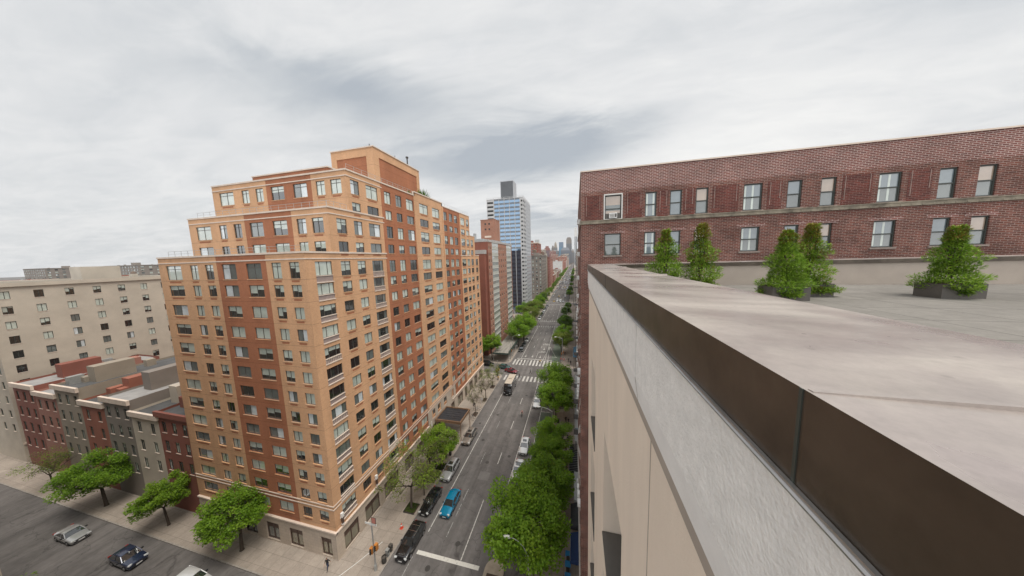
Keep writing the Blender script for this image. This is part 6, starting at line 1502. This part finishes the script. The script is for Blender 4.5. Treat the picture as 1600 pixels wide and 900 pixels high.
# parking signs along the kerbs
for k,(x,y) in enumerate(((-24.9,36.6),(-24.9,62.8),(-5.0,33.2),(-5.0,64.8),(-24.9,107))):
    o=(x,y,.13); root=empty('parking_sign',o,['parking sign post by the black saloon','parking sign post between the bare trees','parking sign post among the bright trees','parking sign post past the second lamp','parking sign post by the scaffold shed'][k],'sign'); p=MB(); p.tube([(x,y,.13),(x,y,2.7)],.03,6); p.build('post',M['steel'],root,o); p=MB(); p.box(x-.15,x+.15,y-.045,y-.03,2.1,2.65); p.build('plate',M['white'],root,o)

# ================================================================== SKY, SUN, AIR, CAMERA
W=bpy.data.worlds.new('World'); S.world=W; W.use_nodes=True; n=W.node_tree.nodes; l=W.node_tree.links
for x in list(n): n.remove(x)
out=n.new('ShaderNodeOutputWorld'); sky=n.new('ShaderNodeTexSky'); sky.sky_type='NISHITA'; sky.sun_disc=False
SUN_EL,SUN_AZ=R_(66),R_(108)          # azimuth clockwise from +Y
sky.sun_elevation=SUN_EL; sky.sun_rotation=SUN_AZ; sky.air_density=1.5; sky.dust_density=2.5
b1=N(n,'ShaderNodeBackground'); b1.inputs['Strength'].default_value=.07; l.new(sky.outputs[0],b1.inputs['Color'])
tc=n.new('ShaderNodeTexCoord'); sp=n.new('ShaderNodeSeparateXYZ'); l.new(tc.outputs['Generated'],sp.inputs[0])
def MA(op,a,b=None,c=None):
    q=n.new('ShaderNodeMath'); q.operation=op
    for i,v in enumerate((a,b,c)):
        if v is None: continue
        if isinstance(v,(int,float)): q.inputs[i].default_value=v
        else: l.new(v,q.inputs[i])
    return q.outputs[0]
az=MA('ARCTAN2',sp.outputs[0],sp.outputs[1]); el=MA('ARCSINE',sp.outputs[2])
def vec(a,b,c=0.0):
    q=n.new('ShaderNodeCombineXYZ')
    for i,v in enumerate((a,b,c)):
        if isinstance(v,(int,float)): q.inputs[i].default_value=v
        else: l.new(v,q.inputs[i])
    return q.outputs[0]
def noise_(v,sc,det=6,rough=.55,dist=0.0):
    q=N(n,'ShaderNodeTexNoise',i_Scale=sc,i_Detail=float(det),i_Roughness=rough,i_Distortion=dist); l.new(v,q.inputs['Vector']); return q.outputs['Fac']
zz=MA('ADD',MA('MAXIMUM',sp.outputs[2],0.0),.16)
pl=vec(MA('DIVIDE',sp.outputs[0],zz),MA('DIVIDE',sp.outputs[1],zz))   # a flat cloud layer seen in perspective
# streaks run from lower west to upper east
st=n.new('ShaderNodeMapping'); st.inputs['Rotation'].default_value=(0,0,R_(-18)); st.inputs['Scale'].default_value=(.45,1.0,1); l.new(pl,st.inputs['Vector'])
nA=noise_(st.outputs[0],.7,7,.55,.6); nB=noise_(st.outputs[0],2.6,8,.6,1.2); nC=noise_(st.outputs[0],8,6,.6,1.0); nW=noise_(st.outputs[0],1.1,4,.5)
azw=MA('ADD',az,MA('MULTIPLY',MA('SUBTRACT',nW,.5),.5)); elw=MA('ADD',el,MA('MULTIPLY',MA('SUBTRACT',nB,.5),.16))
def blob(a0,e0,sa,se,tilt=0.0):
    da=MA('SUBTRACT',azw,a0); de=MA('SUBTRACT',MA('SUBTRACT',elw,e0),MA('MULTIPLY',da,tilt))
    q=MA('ADD',MA('POWER',MA('DIVIDE',da,sa),2.0),MA('POWER',MA('DIVIDE',de,se),2.0)); return MA('POWER',2.718,MA('MULTIPLY',q,-1.0))
dark=MA('ADD',MA('MULTIPLY',blob(-.21,.36,.38,.078,.08),1.4),MA('ADD',MA('MULTIPLY',blob(-.74,.48,.30,.06,.05),.85),MA('ADD',MA('MULTIPLY',blob(-.05,.13,.30,.035,0.0),.55),MA('MULTIPLY',blob(1.3,.45,.6,.08,0.0),.7))))
brt=MA('ADD',MA('MULTIPLY',blob(.42,.33,.35,.16),.8),MA('MULTIPLY',blob(-.25,.235,.8,.05),.5))
t=MA('ADD',MA('MULTIPLY',MA('SUBTRACT',nA,.5),.42),MA('ADD',MA('MULTIPLY',MA('SUBTRACT',nB,.5),.40),MA('MULTIPLY',MA('SUBTRACT',nC,.5),.22)))
t=MA('ADD',MA('ADD',.60,t),MA('SUBTRACT',MA('MULTIPLY',brt,.26),MA('MULTIPLY',dark,.52)))
# calmer high up
cr=n.new('ShaderNodeValToRGB'); l.new(t,cr.inputs[0]); e=cr.color_ramp.elements
e[0].position=.12; e[0].color=(.335,.365,.40,1); e[1].position=.95; e[1].color=(.76,.75,.725,1)
e2=e.new(.40); e2.color=(.44,.46,.48,1); e3=e.new(.62); e3.color=(.575,.58,.585,1)
b2=N(n,'ShaderNodeBackground'); so=MA('MULTIPLY_ADD',MA('MINIMUM',MA('MAXIMUM',MA('MULTIPLY',sp.outputs[1],-1.6),0.0),1.0),.75,.74); l.new(so,b2.inputs['Strength']); l.new(cr.outputs[0],b2.inputs['Color'])
# broken places let a little of the blue through
gap=n.new('ShaderNodeMapRange'); gap.inputs['From Min'].default_value=.58; gap.inputs['From Max'].default_value=.78; gap.inputs['To Min'].default_value=.97; gap.inputs['To Max'].default_value=.82; l.new(noise_(st.outputs[0],1.4,5,.5),gap.inputs['Value'])
mx=n.new('ShaderNodeMixShader'); l.new(gap.outputs[0],mx.inputs[0]); l.new(b1.outputs[0],mx.inputs[1]); l.new(b2.outputs[0],mx.inputs[2]); l.new(mx.outputs[0],out.inputs['Surface'])

ld=bpy.data.lights.new('sun','SUN'); ld.energy=1.5; ld.angle=R_(30); ld.color=(1,.95,.87); lo=bpy.data.objects.new('sun',ld); COL.objects.link(lo)
d=Vector((math.sin(SUN_AZ)*math.cos(SUN_EL),math.cos(SUN_AZ)*math.cos(SUN_EL),math.sin(SUN_EL))); lo.rotation_euler=(-d).to_track_quat('-Z','Y').to_euler(); lo.location=(0,0,120)

HAZE=True
if HAZE:
    h=MB(); h.box(-450,450,-120,3300,-1.2,175); ho=h.build('haze',None or bpy.data.materials.new('haze_air'),None,(0,0,0)); ho['kind']='stuff'
    hm=bpy.data.materials['haze_air']; hm.use_nodes=True; hn=hm.node_tree.nodes; hn.clear(); ho_=hn.new('ShaderNodeOutputMaterial'); pv=hn.new('ShaderNodeVolumePrincipled'); pv.inputs['Color'].default_value=(.86,.89,.93,1); pv.inputs['Density'].default_value=.0001; pv.inputs['Anisotropy'].default_value=.2
    hm.node_tree.links.new(pv.outputs[0],ho_.inputs['Volume'])

cd=bpy.data.cameras.new('camera'); cd.sensor_width=36; cd.lens=405/1600*36; cd.clip_start=.05; cd.clip_end=12000
co=bpy.data.objects.new('camera',cd); COL.objects.link(co); S.camera=co
RM=Matrix(((.9713545,.0015830,.2376298),(.2358949,.1143733,-.9650245),(-.0287061,.9934366,.1107236)))
co.matrix_world=Matrix.Translation((0,0,40)) @ RM.to_4x4()
S.view_settings.view_transform='Standard'; S.view_settings.look='None'; S.view_settings.gamma=1; S.view_settings.use_curve_mapping=False; S.view_settings.exposure=.9
S.render.engine='CYCLES'; S.cycles.max_bounces=5; S.cycles.diffuse_bounces=3; S.cycles.glossy_bounces=3; S.cycles.volume_bounces=0; S.cycles.use_denoising=True
try: S.cycles.denoiser='OPENIMAGEDENOISE'
except Exception: pass
